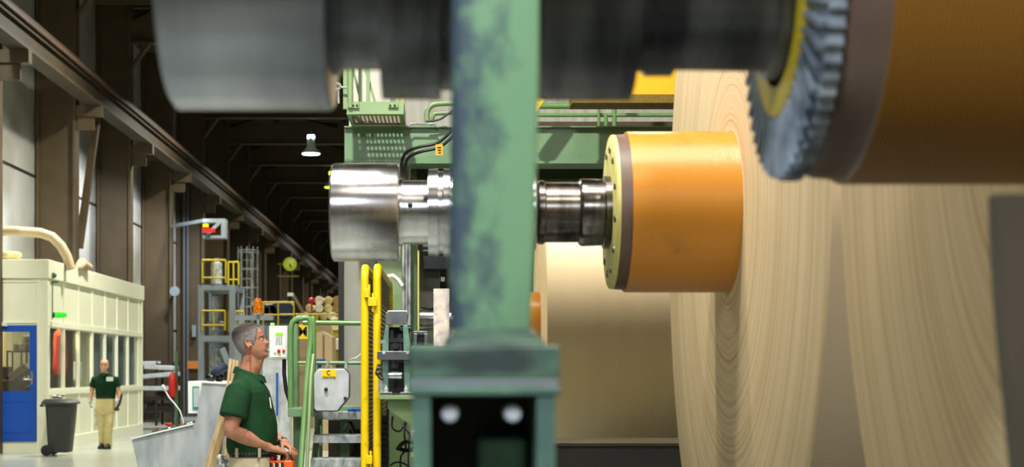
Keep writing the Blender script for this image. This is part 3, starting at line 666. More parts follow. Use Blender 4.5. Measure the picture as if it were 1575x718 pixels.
# ------------------------------------------------------------------ reel spools and paper rolls
AZ = 2.2254                                            # height of every spool's axis
U = 7.0/2400                                           # measures below were taken on the middle spool
ORX = 5.9
def spool(Y, label, right, near=False, cap=M['steel'], shaft=M['shaft'], orange=M['orange']):
    o = Vector((0, Y, AZ)); t = thing('reel_spool', label, 'reel spool', (0, Y, AZ-.36))
    def L(prof, name, m, n=64, org=None): return MB().lathe([(a*U, b*U) for a, b in prof], o, 'x', n).build(name, m, t)
    def add_bolts(x, r, n, br): 
        for i in range(n):
            a = 2*pi*i/n+.2
            MB().lathe([(x-.008, br*.8), (x-.006, br), (x, br)], (0, Y+r*cos(a), AZ+r*sin(a)), 'x', 8).build('bolt', M['shaft'], t)
    L([(-179, 60), (-179, 71), (-176, 75), (-78, 75), (-75.5, 73.5), (-75.5, 55)], 'end_cap', cap, 128)
    L([(-75.5, 52), (-70, 52), (-70, 49), (-31, 49)], 'journal', cap if not near else M['steeldark'])
    if near:
        L([(-43, 60), (-43, 68), (-5, 68), (-5, 62), (58, 62), (58, 68.5), (118, 68.5), (118, 50)], 'bearing_ring', M['steeldark'])
        L([(118, 50), (128, 50), (128, 53), (145, 53), (145, 49), (205, 50), (206, 55), (213, 55), (213, 60)], 'shaft', M['steeldark'])
        L([(213, 40), (213, 79), (219, 80), (219, 60)], 'yellow_hub_ring', M['yellowring'], 96)
        g = MB(); rings = []
        n = 144
        for x, kr in ((216, 0), (219, 1), (229, 1), (229, 0)):
            rings.append([o+Vector((x*U, (70 if not kr else (121 if k % 2 else 118))*U*cos(2*pi*k/n), (70 if not kr else (121 if k % 2 else 118))*U*sin(2*pi*k/n))) for k in range(n)])
        g.loft(rings)
        for k in range(54):                       # radial ridges on the gear's face
            a = 2*pi*(k+.25)/54; c_, s_ = cos(a), sin(a)
            g.bar(o+Vector((216.5*U, 80*U*c_, 80*U*s_)), o+Vector((217.5*U, 119*U*c_, 119*U*s_)), .011, .022, (1, 0, 0))
        g.build('gear_ring', M['gear'], t, angle=25)
        L([(229, 90), (229, 114), (240, 119), (254, 120), (256, 122)], 'collar', M['collar'], 128)
        x0 = 256
    else:
        L([(-31, 60), (-31, 66), (-16, 67), (-16, 63), (-8, 63), (-8, 67), (2, 67), (2, 62), (126, 60), (132, 60), (134, 57), (134, 40)], 'bearing_ring', M['steel'])
        L([(134, 44), (138, 49), (146, 49), (148, 46), (199, 46), (201, 50), (205, 52), (236, 51), (238, 56), (247, 56)], 'shaft', shaft)
        L([(247, 40), (247, 116), (249, 118), (253, 118), (253, 80)], 'hub_plate', M['yellowrim'], 128)
        add_bolts(247*U, 95*U, 12, .016)
        L([(253, 100), (253, 118), (270, 119), (270, 110)], 'collar', M['collar'], 128)
        x0 = 270
    L([(x0, 110), (x0, 122), (x0+2, 123), (ORX/U, 123), (ORX/U, 110)], 'rubber_sleeve', orange, 192)
    if not near:
        k = MB()
        k.lathe([(-.0, .009), (.004, .009)], (0, 0, 0), 'x', 10)
        k.bm.free(); k.bm = bmesh.new()
        k.ball((-58*U, Y-49*U, AZ+6*U), .012, 8)
        k.build('oil_hole', M['black'], t)
    # far end
    L([(ORX/U, 50), (ORX/U, 118), (ORX/U+10, 118), (ORX/U+10, 50), (ORX/U+120, 49), (ORX/U+120, 75), (ORX/U+220, 75), (ORX/U+220, 60)], 'far_journal', shaft)
    return t
def paper_roll(Y, Rr, x0, label):
    o = (3.5, Y, AZ); g = MB(); n = 256
    prof = [(x0, 123*U+.002), (x0, Rr-.01), (x0+.008, Rr), (5.5, Rr), (5.5, 123*U+.002)]
    rings = [[Vector((a, Y+r*cos(2*pi*k/n), AZ+r*sin(2*pi*k/n))) for k in range(n)] for a, r in prof]
    g.loft(rings, closed=True)
    ob = g.build('paper_roll', [M['paper'], M['paperside']], None, origin=o)
    for p in ob.data.polygons:
        if abs(p.normal.x) < .5: p.material_index = 1
    return tag(ob, label, 'paper roll')
spool(7.0, 'polished steel spool with bright orange ribbed sleeve and a cream rim', 'r')
spool(2.95, 'blurred dark spool along the top edge with toothed ring and shade-coloured orange sleeve', 'r', near=True, cap=M['steeldull'], orange=M['orangeshade'])
spool(21.0, 'small distant spool, only its orange sleeve showing behind the green post', 'r')
paper_roll(7.0, 1.87, 1.254, 'huge kraft paper roll on the bright orange spool, its layered edge showing')
paper_roll(2.95, 1.80, 1.19, 'kraft paper roll under the shade-coloured orange sleeve at the picture edge')
paper_roll(21.0, 1.62, 1.22, 'distant pale paper roll seen under the bright orange sleeve')
# stands carrying the spools (behind the green post)
def cradle(Y, xa, xb, label):
    t = thing('spool_stand', label, 'stand', ((xa+xb)/2, Y, 0))
    MB().box(xa, xb, Y-.16, Y+.16, 0, AZ-.32).build('stand_column', M['green'], t, bevel=.01)
    c = MB()
    pts = [(Y-.24, AZ-.32)]+[(Y+.2*cos(R(a)), AZ+.2*sin(R(a))) for a in range(200, 341, 14)]+[(Y+.24, AZ-.32)]
    c.prism(pts, xa, xb, 'x').build('cradle', M['steeldark'], t)
cradle(7.0, .06, .34, 'green stand under the spool shaft hidden behind the worn green post')
cradle(21.0, .06, .34, 'green stand under the distant spool behind the worn green post')
struct(MB().box(.35, 7, .0, 12, 0, .012), 'bounce_plate', M['dark'], smooth=False)  # unseen dark floor plate, added to cut bounce light under the spools
# grey plate added for an unidentified shape at the edge of the near roll
gx = MB()
gx.loft([[Vector((XX(a, 2.3), 2.3, ZZ(q, 2.3))), Vector((XX(a, 2.3)+.27, 2.3, ZZ(q, 2.3))), Vector((XX(a, 2.3)+.27, 2.34, ZZ(q, 2.3))), Vector((XX(a, 2.3), 2.34, ZZ(q, 2.3)))] for a, q in ((1534, 298), (1536, 380), (1541, 460), (1550, 560), (1566, 718), (1600, 1100), (1650, 2100))])
one(gx, 'grey_edge_plate', M['guard'], 'curved grey plate at the picture edge below the brown-orange sleeve', 'guard')

# the worn green post with its block and pedestal
Yp = 2.5
t = thing('support_post', 'worn green steel post standing in front of the spool shafts', 'post', (XX(745, Yp), Yp+.06, 0))
z0, z1 = ZZ(524, Yp), 2.9
def sec(x0, x1, ya, yb, z): return [Vector((x0+.012, ya, z)), Vector((x1-.006, ya, z)), Vector((x1, ya+.006, z)), Vector((x1, yb, z)), Vector((x0, yb, z)), Vector((x0, ya+.02, z))]
MB().loft([sec(XX(692, Yp), XX(816, Yp), Yp, Yp+.13, z0), sec(XX(690, Yp), XX(822, Yp), Yp, Yp+.13, ZZ(400, Yp)), sec(XX(694, Yp), XX(830, Yp), Yp, Yp+.13, ZZ(120, Yp)), sec(XX(698, Yp), XX(834, Yp), Yp, Yp+.13, z1)]).build('post_shaft', M['postwear'], t, bevel=.003)
MB().loft([sec(XX(682, Yp), XX(838, Yp), Yp-.03, Yp+.16, ZZ(533, Yp)), sec(XX(682, Yp), XX(838, Yp), Yp-.03, Yp+.16, ZZ(527, Yp)), sec(XX(692, Yp), XX(818, Yp), Yp, Yp+.13, ZZ(505, Yp))]).build('foot_flange', M['greenpost2'], t, bevel=.002)
bl = MB().box(XX(632, Yp), XX(858, Yp), Yp-.04, Yp+.36, ZZ(583, Yp), ZZ(532, Yp)); bl.build('block', M['greenpost2'], t, bevel=.004)
MB().box(XX(630, Yp), XX(856, Yp), Yp-.045, Yp+.36, ZZ(594, Yp), ZZ(583, Yp)).build('spacer_plate', M['greyblue'], t, bevel=.002)
MB().box(XX(630, Yp), XX(858, Yp), Yp-.055, Yp+.36, ZZ(607, Yp), ZZ(594, Yp)).build('top_plate', M['greenpost'], t, bevel=.003)
pd = MB().box(XX(636, Yp), XX(662, Yp), Yp-.05, Yp+.34, 0, ZZ(607, Yp)).box(XX(824, Yp), XX(850, Yp), Yp-.05, Yp+.34, 0, ZZ(607, Yp)).box(XX(660, Yp), XX(826, Yp), Yp+.2, Yp+.34, 0, ZZ(607, Yp))
pd.build('pedestal', M['greenpost'], t, bevel=.003)
MB().box(XX(661, Yp), XX(825, Yp), Yp+.17, Yp+.2, 1.1, ZZ(609, Yp)).build('back_plate', M['dark'], t)
MB().box(XX(735, Yp), XX(815, Yp), Yp+.10, Yp+.17, .9, ZZ(676, Yp)).build('inner_block', M['greenpost'], t, bevel=.01)
for px in (692, 789): MB().lathe([(0, .012), (.02, .015), (.06, .015)], P(px*1.0, 636, Yp-.03), 'y', 12).lathe([(.06, .006), (.24, .006)], P(px*1.0, 636, Yp-.03), 'y', 8).build('bolt', M['boltwhite'], t)

# ------------------------------------------------------------------ the green machine behind
G = thing('reel_machine', 'green steel machine frame with long cross beam behind the spools', 'machine frame', (1.5, 12.2, 0))
Yg = 12.0
MB().box(XX(530, Yg), 6.5, Yg, Yg+.02, ZZ(250, Yg), ZZ(195, Yg)).box(XX(530, Yg), 6.5, Yg-.04, Yg+.50, ZZ(197, Yg), ZZ(195, Yg)+.0).box(XX(530, Yg), 6.5, Yg-.03, Yg+.30, ZZ(252, Yg), ZZ(248, Yg)).box(XX(530, Yg), XX(530, Yg)+.02, Yg, Yg+.3, ZZ(250, Yg), ZZ(195, Yg)).build('cross_beam', M['green'], G, smooth=False)
MB().box(XX(640, Yg+.6), 6.5, Yg+.6, Yg+.9, ZZ(277, Yg+.6), ZZ(240, Yg+.6)).box(XX(640, Yg+.6), 6.5, Yg+.5, Yg+.9, ZZ(281, Yg+.6), ZZ(277, Yg+.6)).build('lower_beam', M['greendark'], G, smooth=False)
MB().box(XX(580, 12.4), XX(619, 12.4), 12.4, 12.9, 0, ZZ(252, 12.4)).build('upright', M['greenlight'], G, smooth=False)
MB().box(XX(632, 12.3), XX(641, 12.3), 12.3, 12.8, 0, ZZ(255, 12.3)).build('upright', M['greendark'], G, smooth=False)
MB().box(XX(598, 11.6), XX(650, 11.6), 11.6, 11.66, 0, ZZ(612, 11.6)).build('lower_panel', M['greenlight'], G, smooth=False)
MB().box(5.6, 6.2, 12.0, 12.6, 0, 3.2).build('upright', M['green'], G, smooth=False)
for px in (620.5, 625.5, 630): MB().tube([(XX(px, 12.2), 12.2, .3), (XX(px, 12.2), 12.2, ZZ(205 if px < 629 else 262, 12.2))], .0115, 10).build('pipe', M['galv'], G)
# concrete pillar and cable tray
one(MB().box(XX(529, 12.8), XX(578, 12.8), 12.8, 13.3, 0, ZZ(252, 12.8)), 'concrete_pillar', M['concrete'], 'grey concrete pillar behind the yellow gates', 'pillar', smooth=False)
one(MB().box(XX(520.5, 12.75), XX(528, 12.75), 12.75, 13.1, 0, ZZ(395, 12.75)), 'cable_duct', M['dark'], 'dark cable duct running up the grey pillar edge', 'cable duct')
one(MB().box(XX(641, 13.2), XX(676, 13.2), 13.2, 13.7, 0, ZZ(256, 13.2)), 'steel_pillar', M['concrete'], 'light grey pillar between the green upright and the worn post', 'pillar', smooth=False)
one(MB().box(XX(676, 14), XX(700, 14), 14, 14.3, 0, ZZ(256, 14)), 'dark_partition', M['dark'], 'dark partition beside the light grey pillar', 'partition')
# dark motor box over the light grey pillar
t = thing('motor_housing', 'black box with steel edge high on the light grey pillar', 'housing', P(668, 415, 12.9))
MB().pbox(650, 690, 392, 414, 12.9, .28).build('housing_body', M['blackgloss'], t, bevel=.005)
MB().pbox(650, 662, 376, 379, 12.9, .1).pbox(650, 660, 384, 386, 12.9, .1).build('steel_strips', M['galvwhite'], t)
MB().pbox(678, 684, 426, 432, 12.9, .1).build('switch', M['boxgrey'], t)

# platform bracket overhanging the beam, with mast bars
t = thing('grating_platform', 'green overhanging bracket with grating floor and braced bars', 'platform', (XX(578, 11.5), 11.75, ZZ(178, 11.5)))
zb = ZZ(177, 11.5); zt = ZZ(157, 11.5)
MB().box(XX(534, 11.5), XX(621, 11.5), 11.48, 11.5, zb, zt).box(XX(534, 11.5), XX(540, 11.5), 11.5, 12.0, zb, zt).box(XX(614, 11.5), XX(621, 11.5), 11.5, 12.0, zb, zt).box(XX(534, 11.5), XX(621, 11.5), 11.94, 12.0, zb, zt).box(XX(534, 11.5), XX(621, 11.5), 11.42, 11.5, zb-.006, zb).build('edge_frame', M['greenlight'], t)
g = MB()
xa, xb = XX(540, 11.5), XX(614, 11.5)
for k in range(13): x = xa+(xb-xa)*k/12; g.box(x-.003, x+.003, 11.5, 11.94, zb+.005, zb+.035)
for k in range(9): y = 11.53+k*.05; g.box(xa, xb, y-.003, y+.003, zb+.012, zb+.03)
g.build('grating', M['grille'], t)
bb = MB()
for px, y in ((531, 11.55), ): bb.box(XX(528, y), XX(534, y), y, y+.04, ZZ(167, y), 4.6)
bb.tube([P(539, 166, 11.47), (XX(539, 11.47), 11.47, 4.6)], .021, 10)
for px in (554, 566): bb.box(XX(px-2.6, 11.8), XX(px+2.6, 11.8), 11.8, 11.83, zt-.02, 4.6)
bb.bar(P(556, 158, 11.85), P(541, 100, 11.85), .025, .02).bar(P(577, 158, 11.85), P(560, 100, 11.85), .025, .02)
bb.build('mast_bars', M['greenlight'], t)
br = MB().pbox(537, 552, 157, 166, 11.46, .02).pbox(597, 612, 157, 165, 11.46, .02)
br.build('bolt_plates', M['greenlight'], t)
for px in (543, 549, 600, 607): MB().ball(P(px, 162, 11.455), .008, 8).build('bolt', M['dark'], t)
t = thing('pipe_clamp', 'grey pipe clamp hanging at the edge of the green bars', 'clamp', P(520, 150, 11.5))
MB().tube(arc(P(519, 133, 11.5), .022, 0, 330, 14, (1, 0, 0), (0, 0, 1)), .009, 8).build('clamp_ring', M['galv'], t)
MB().tube([P(524, 134, 11.5), P(533, 135, 11.5)], .008, 8).tube([P(520.5, 139, 11.5), P(521, 159, 11.5)], .008, 8).build('clamp_arm', M['galv'], t)
struct(MB().box(XX(556, 16), 7, 16, 16.1, 3.25, 6.5), 'trim_2', M['sheet'], smooth=False)
one(MB().box(XX(537, 13.2), XX(600, 13.2), 13.2, 13.25, 3.3, 5.2), 'plastic_sheet', M['sheet'], 'whitish sheet hanging behind the green braced bars', 'sheet')
one(MB().box(XX(609, 12.3), XX(622, 12.3), 12.3, 12.4, ZZ(195, 12.3), 4.6).box(XX(613, 12.3), XX(614, 12.3), 12.28, 12.3, ZZ(195, 12.3), 4.6), 'cream_upright', M['yellowrim'], 'cream steel upright rising from the green beam', 'upright')
# hoses and pipes on the beam
def hose(pts, r, m, label, name='hydraulic_hose', cat='hose', group=None):
    # smooth the path a little
    pts = [Vector(p) for p in pts]; out = []
    for i in range(len(pts)-1):
        p0 = pts[max(i-1, 0)]; p1 = pts[i]; p2 = pts[i+1]; p3 = pts[min(i+2, len(pts)-1)]
        for k in range(6):
            u = k/6; out.append(.5*((2*p1)+(p2-p0)*u+(2*p0-5*p1+4*p2-p3)*u*u+(3*p1-p0-3*p2+p3)*u**3))
    out.append(pts[-1])
    return one(MB().tube(out, r, 10), name, m, label, cat, group, angle=70)
hose([P(618, 285, 11.8), P(618, 250, 11.8), P(626, 234, 11.75), P(645, 226, 11.7), P(672, 220, 11.7), P(690, 206, 11.75), P(705, 190, 11.8)], .012, M['cable'], 'upper of two dark hoses curving down the green beam')
hose([P(623, 290, 11.8), P(624, 252, 11.8), P(632, 240, 11.75), P(648, 233, 11.7), P(674, 227, 11.7), P(692, 214, 11.75), P(705, 200, 11.8)], .012, M['cable'], 'lower of two dark hoses curving down the green beam')
hose([P(657, 190, 12.1), P(657, 172, 12.1), P(664, 162, 12.1), P(678, 159, 12.1), P(720, 158, 12.1)], .022, M['greenlight'], 'thick green pipe bending over the beam beside the worn post', 'bent_pipe', 'pipe')
hose([P(660, 197, 12.3), P(666, 178, 12.3), P(676, 174, 12.3), P(720, 173, 12.3)], .018, M['greenlight'], 'second green pipe bending just below the thick one', 'bent_pipe', 'pipe')
hose([P(655, 187, 11.9), P(675, 184, 11.9), P(688, 176, 11.9), P(710, 160, 11.9)], .008, M['cable'], 'thin dark cable rising from the beam top to the worn post', 'cable', 'cable')
one(MB().tube([P(627, 196, 11.9), P(632, 190, 11.9), P(668, 190, 11.9), P(670, 196, 11.9)], .008, 8), 'pipe_loop', M['galv'], 'thin grey pipe loop on top of the green beam', 'pipe')
t = thing('warning_tag', 'small yellow tag with black writing on the green beam', 'tag', P(675, 240, 11.66))
MB().pbox(670, 681, 222, 239, 11.66, .004).build('tag_plate', M['tagyellow'], t)
for k in range(3): MB().pbox(673+k*.6, 678, 226+k*4, 227.4+k*4, 11.655, .004).build('writing', M['ink'], t)
# railing on top of the beam and yellow crane parts
t = thing('walkway_railing', 'green tube railing along the top of the beam', 'railing', (XX(930, 12.6), 12.6, ZZ(195, 12.6)))
MB().tube([P(780, 163, 12.4), P(1250, 163, 12.4)], .024, 10).tube([P(780, 177, 12.4), P(1250, 177, 12.4)], .016, 10).build('rail_bars', M['greenrail'], t)
for px, q, y_, r_ in ((945, 163, 12.4, .018), (1150, 163, 12.4, .018), (932, 177, 12.3, .016), (921, 163, 12.34, .012)): MB().tube([P(px, q, y_), (XX(px, y_), y_, 3.385)], r_, 8).build('rail_post', M['greenrail'], t)
one(MB().box(XX(826, 12.9), 6, 12.9, 12.95, ZZ(197, 12.9), ZZ(187, 12.9)), 'kick_plate', M['brown'], 'brown kick plate behind the railing on the beam', 'kick plate')
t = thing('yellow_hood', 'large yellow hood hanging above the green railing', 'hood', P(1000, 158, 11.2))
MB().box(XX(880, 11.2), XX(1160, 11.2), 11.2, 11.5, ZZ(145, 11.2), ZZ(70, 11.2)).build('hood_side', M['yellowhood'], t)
MB().box(XX(880, 11.2), XX(1160, 11.2), 11.2, 11.48, ZZ(158, 11.2), ZZ(145, 11.2)).build('hood_shade_band', mat('hood_shade_olive', (130, 104, 30), .8, noise=.3, nscale=40), t)  # shade under the yellow hood painted as a darker olive front band
MB().tube([P(920, 70, 11.8), P(920, -300, 11.8)], .04, 8).build('hanger', M['dark'], t)
one(MB().bar(P(812, 178, 11.7), P(848, 128, 11.7), .07, .06, (0, 1, 0)), 'yellow_strut', M['yellow'], 'slanting yellow strut beside the worn post above the railing', 'strut')

# ------------------------------------------------------------------ yellow gates
def gate(px, Ya, Yb_, qtop, label, hinge):
    x = XX(px, Ya); zt_ = ZZ(qtop, Ya); r = .026
    t = thing('mesh_gate', label, 'gate', (x, Ya, .1))
    c1 = arc((x, Ya+.09, zt_-.09), .09, 180, 90, 8, (0, 1, 0), (0, 0, 1)); c2 = arc((x, Yb_-.09, zt_-.09), .09, 90, 0, 8, (0, 1, 0), (0, 0, 1))
    MB().tube([(x, Ya, .1)]+c1+c2+[(x, Yb_, .1)], r, 14).tube([(x, Ya, .2), (x, Yb_, .2)], r*.9, 10).build('gate_frame', M['yellow'], t, angle=60)
    m = MB(); n = int((Yb_-Ya)/.03)
    for k in range(1, n): m.tube([(x, Ya+k*.03, .2), (x, Ya+k*.03, zt_-.02)], .0028, 4)
    for k in range(int((zt_-.25)/.03)): m.tube([(x+.004, Ya, .25+k*.03), (x+.004, Yb_, .25+k*.03)], .0036, 4)
    m.build('wire_mesh', M['grille'], t)
    for q, w_ in hinge:
        MB().box(x+w_[0], x+w_[1], Ya-.045, Ya-.005, ZZ(q+13, Ya), ZZ(q, Ya)).tube([(x+w_[0]+.03, Ya-.03, ZZ(q+22, Ya)), (x+w_[0]+.03, Ya-.03, ZZ(q-7, Ya))], .008, 8).build('hinge', M['yellow'], t, bevel=.003)
gate(561, 10.0, 11.2, 411, 'yellow tube gate with wire mesh, the one nearer the stair', ((445, (.0, .03)), (700, (.01, .05))))
gate(580, 10.0, 12.1, 410, 'taller yellow mesh gate running back beside the bearing unit', ((458, (-.055, .0)), ))
# pale curved rail behind the gates
one(MB().tube([P(594, 426, 11.8), P(604, 424, 11.8), P(612, 430, 11.8), P(619, 440, 11.8)], .03, 10, False, .6), 'pale_curved_guard', M['white'], 'short pale curved guard on the green upright', 'guard', angle=60)

# ------------------------------------------------------------------ green access stair
S = thing('access_stair', 'green access stair with grated steel treads and tube handrails', 'stairs', (XX(517, 10.4), 10.2, 0))
zs = [1.235-.147*k for k in range(8)]; yy = [10.8-.2*k for k in range(8)]
for k in range(8):
    if zs[k] < .1: break
    tm = MB().box(-.90, -.575, yy[k]-(.22 if k else .1), yy[k]+(.06 if k else .9), zs[k]-.012, zs[k]).box(-.90, -.575, yy[k]-(.225 if k else .105), yy[k]-(.21 if k else .095), zs[k]-.05, zs[k]+.002)
    tm.build('tread', M['galv'], S, bevel=.002)
MB().bar((-.91, 10.9, 1.16), (-.91, 9.3, -.01), .02, .16).build('stringer', M['green'], S)
MB().bar((-.565, 10.9, 1.16), (-.565, 9.3, -.01), .02, .16).build('stringer', M['green'], S)
Yr = 10.45
def up(pxl, q0, q1, Y, wd=.035, m='green'):
    return MB().box(XX(pxl, Y)-wd/2, XX(pxl, Y)+wd/2, Y, Y+wd, q1 if q1 < 3 else ZZ(q1, Y), ZZ(q0, Y))
MB().tube([P(447, 635, Yr), P(447, 505, Yr), P(450, 495, Yr), P(457, 490, Yr), P(472, 488, Yr), P(476, 490, Yr), P(478, 496, Yr), P(478, 520, Yr), P(472, 580, Yr-.1), P(464, 700, Yr-.3), P(460, 760, Yr-.4)], .019, 12).build('handrail', M['greenrail'], S, angle=60)
MB().tube([P(481, 490, Yr), P(482, 500, Yr), P(482, 634, Yr)], .019, 12, True).build('handrail_post', M['greenrail'], S)
MB().tube([P(482, 545, Yr-.1), P(478, 580, Yr-.2), P(472, 720, Yr-.4), P(470, 760, Yr-.4)], .012, 10).build('inner_rail', M['greenlight'], S)
MB().tube([P(466, 496, 10.9), P(563, 497, 10.9)], .018, 10).tube([P(452, 558, 10.9), P(564, 558, 10.9)], .014, 10).build('platform_rail', M['greenrail'], S)
MB().tube([P(455, 498, 10.9), P(455, 630, 10.9)], .02, 10).build('platform_post', M['green'], S)
MB().pbox(443, 482, 628, 641, 10.3, .5).pbox(480, 556, 625, 634, 10.95, .5).build('platform_edge', M['green'], S, bevel=.003)
MB().box(XX(451, 10.6), XX(465, 10.6), 10.6, 10.66, 0, ZZ(640, 10.6)).box(XX(484, 11.0), XX(495, 11.0), 11.0, 11.06, 0, ZZ(640, 11.0)).box(XX(523, 11.3), XX(536, 11.3), 11.3, 11.36, 0, ZZ(640, 11.3)).build('leg', M['green'], S)
MB().box(XX(505, 11.8), XX(560, 11.8), 11.8, 11.9, 0, ZZ(645, 11.8)).build('back_panel', M['dark'], S)
one(MB().box(XX(505, 11.5), XX(523, 11.5), 11.5, 11.7, 0, ZZ(646, 11.5)), 'grey_locker', M['guard'], 'grey-brown locker under the stair landing', 'locker', smooth=False)
hose([P(530, 660, 11.2), P(538, 650, 11.1), P(545, 668, 11.1), P(540, 700, 11.1), P(548, 740, 11.2)], .014, M['cable'], 'black cable loop hanging under the stair landing', 'cable', 'cable')
one(MB().pbox(535, 556, 629, 633, 10.7, .3), 'blue_rail_cover', M['bluesmall'], 'blue strip lying on the landing behind the top step', 'strip')
hose([P(556, 543, 10.5), P(548, 550, 10.4), P(540, 552, 10.45), P(533, 558, 10.6)], .004, M['white'], 'thin pale wire hanging from the yellow gate to the handrail', 'wire', 'wire')
# cream post with the M sign
t = thing('letter_sign', 'yellow sign with black letter M behind the green handrail', 'sign', P(464, 520, 14.0))
MB().pbox(457, 476, 499, 521, 14.0, .01).build('sign_plate', M['yellowsign'], t)
text('M', .115, P(465.5, 510, 13.99), M['ink'], t, 'letter', bold=.0012)
one(MB().box(XX(450, 14.01), XX(459, 14.01), 14.01, 14.06, 0, ZZ(500, 14.01)), 'sign_post', M['yellowrim'], 'pale post carrying the yellow letter sign', 'post')
one(MB().pbox(457, 476, 555, 562, 14.0, .01), 'yellow_plate', M['yellowsign'], 'small yellow plate below the letter sign', 'plate')
# grey cover with warning sticker
t = thing('crank_cover', 'pale steel cover with clipped corner and yellow sticker on the railing', 'cover', P(511, 632, 10.3))
Yc = 10.3
poly = [(486, 571), (490, 567), (530, 567), (537, 575), (537, 610), (519, 632), (486, 632), (483, 628), (483, 575)]
MB().prism([(XX(a, Yc), ZZ(q, Yc)) for a, q in poly[::-1]], Yc, Yc+.10).build('cover_plate', M['galvwhite'], t, bevel=.006)
rim = MB()
for i in range(1, 7): rim.tube([P(poly[i][0], poly[i][1], Yc+.012), P(poly[i+1][0], poly[i+1][1], Yc+.012)], .007, 6)
rim.build('rubber_edge', M['black'], t)
MB().pbox(495, 517, 568, 581, Yc-.003, .003).build('sticker', M['yellowsign'], t)
MB().tube(arc(P(505.5, 573, Yc-.005), .0125, 60, 325, 14, (1, 0, 0), (0, 0, 1)), .0022, 6).prism([(XX(505.8, Yc), ZZ(570.8, Yc)), (XX(505.8, Yc), ZZ(568.6, Yc)), (XX(508, Yc), ZZ(569.8, Yc))], Yc-.006, Yc-.004).build('rotation_arrow', M['ink'], t)
text('draairichting', .0165, P(506, 579.2, Yc-.005), M['ink'], t, 'sticker_text')
bb = MB()
for px, q, r_ in ((501.5, 598.5, .012), (531, 612, .010)): bb.lathe([(-.02, r_*.7), (-.018, r_), (0, r_)], P(px, q, Yc), 'y', 12)
bb.build('screws', M['dark'], t)
for px in (502, 530): MB().pbox(px, px+4, 555, 567, Yc+.02, .05).build('mounting_lug', M['galv'], t)

# ------------------------------------------------------------------ bearing unit on its bracket
B = thing('bearing_unit', 'dark steel bearing unit bolted on the green bracket', 'bearing unit', (XX(609, 9.8), 9.9, ZZ(612, 9.8)))
Yb = 9.8
MB().loft([[P(a, q, Y) for Y, (a, q) in ((Yb+.0, (x0, y0)), (Yb, (x1, y0)), (Yb+.3, (x1, y0)), (Yb+.3, (x0, y0)))] for x0, x1, y0 in ((593, 626, 499), (592, 628, 488), (594, 629, 482), (597, 626, 477))]).build('clamp_head', M['steeldull'], B, bevel=.006)
s = MB()
s.prism([(XX(a, Yb), ZZ(q, Yb)) for a, q in ((593, 500), (598, 500), (597, 605), (588, 605), (588, 530))][::-1], Yb, Yb+.06)
s.prism([(XX(a, Yb), ZZ(q, Yb)) for a, q in ((620, 500), (627, 500), (631, 530), (631, 605), (622, 605))][::-1], Yb, Yb+.06)
s.build('side_cheek', M['greenpost'], B, bevel=.003)
MB().pbox(590, 630, 503, 604, Yb+.2, .12).build('inner_block', M['black'], B)
k = MB()
k.pbox(600, 606, 508, 540, Yb+.08, .06).pbox(612, 618, 514, 540, Yb+.08, .06).pbox(597, 622, 520, 526, Yb+.05, .1).pbox(603, 612, 552, 566, Yb+.06, .06).lathe([(-.04, .02), (.05, .03), (.1, .03)], P(609, 532, Yb+.08), 'y', 12).lathe([(0, .02), (.07, .02)], P(615, 505, Yb+.05), 'x', 10)
k.build('linkage', M['steeldark'], B)
MB().pbox(580, 630, 540, 553, Yb-.03, .02).build('cross_plate', M['steeldull'], B, bevel=.002)
MB().lathe([(0, .025), (.09, .025)], P(596, 577, Yb+.04), 'x', 20).build('roller', M['steel'], B)
MB().pbox(585, 603, 603, 608, Yb-.04, .3).pbox(616, 636, 603, 608, Yb-.04, .3).build('foot_plate', M['steeldull'], B, bevel=.002)
bo = MB()
for px, q in ((594, 601), (625, 601)): bo.lathe([(-.012, .014), (.016, .014), (.02, .008), (.035, .008)], P(px, q, Yb-.02), 'z', 6)
for px, q in ((590.5, 542.5), (627, 542.5)): bo.lathe([(-.01, .009), (0, .012)], P(px, q, Yb-.035), 'y', 6)
bo.build('bolts', M['galvwhite'], B)
MB().tube([P(583, 560, Yb), P(580, 572, Yb), P(584, 580, Yb), P(590, 582, Yb)], .012, 8).ball(P(581, 574, Yb), .018, 8).tube([P(580, 566, Yb), P(586, 566, Yb)], .014, 8).build('grease_fitting', M['steeldark'], B)
MB().pbox(582, 588, 585, 603, Yb, .04).pbox(584, 592, 523, 528, Yb, .04).build('side_lug', M['galv'], B)
t = thing('green_bracket', 'light green bracket plate with slanting gusset under the bearing unit', 'bracket', (XX(612, 9.8), 9.95, ZZ(655, 9.8)))
MB().pbox(583, 655, 608, 614, Yb-.06, .5).build('top_plate', M['greenlight'], t, bevel=.002)
MB().prism([(XX(a, Yb), ZZ(q, Yb)) for a, q in ((596, 614), (652, 614), (652, 668), (596, 628))][::-1], Yb, Yb+.02).build('gusset', M['greenlight'], t)
MB().box(XX(646, 10.0), XX(656, 10.0), 10.0, 10.2, 0, ZZ(614, 10.0)).build('bracket_column', M['green'], t)
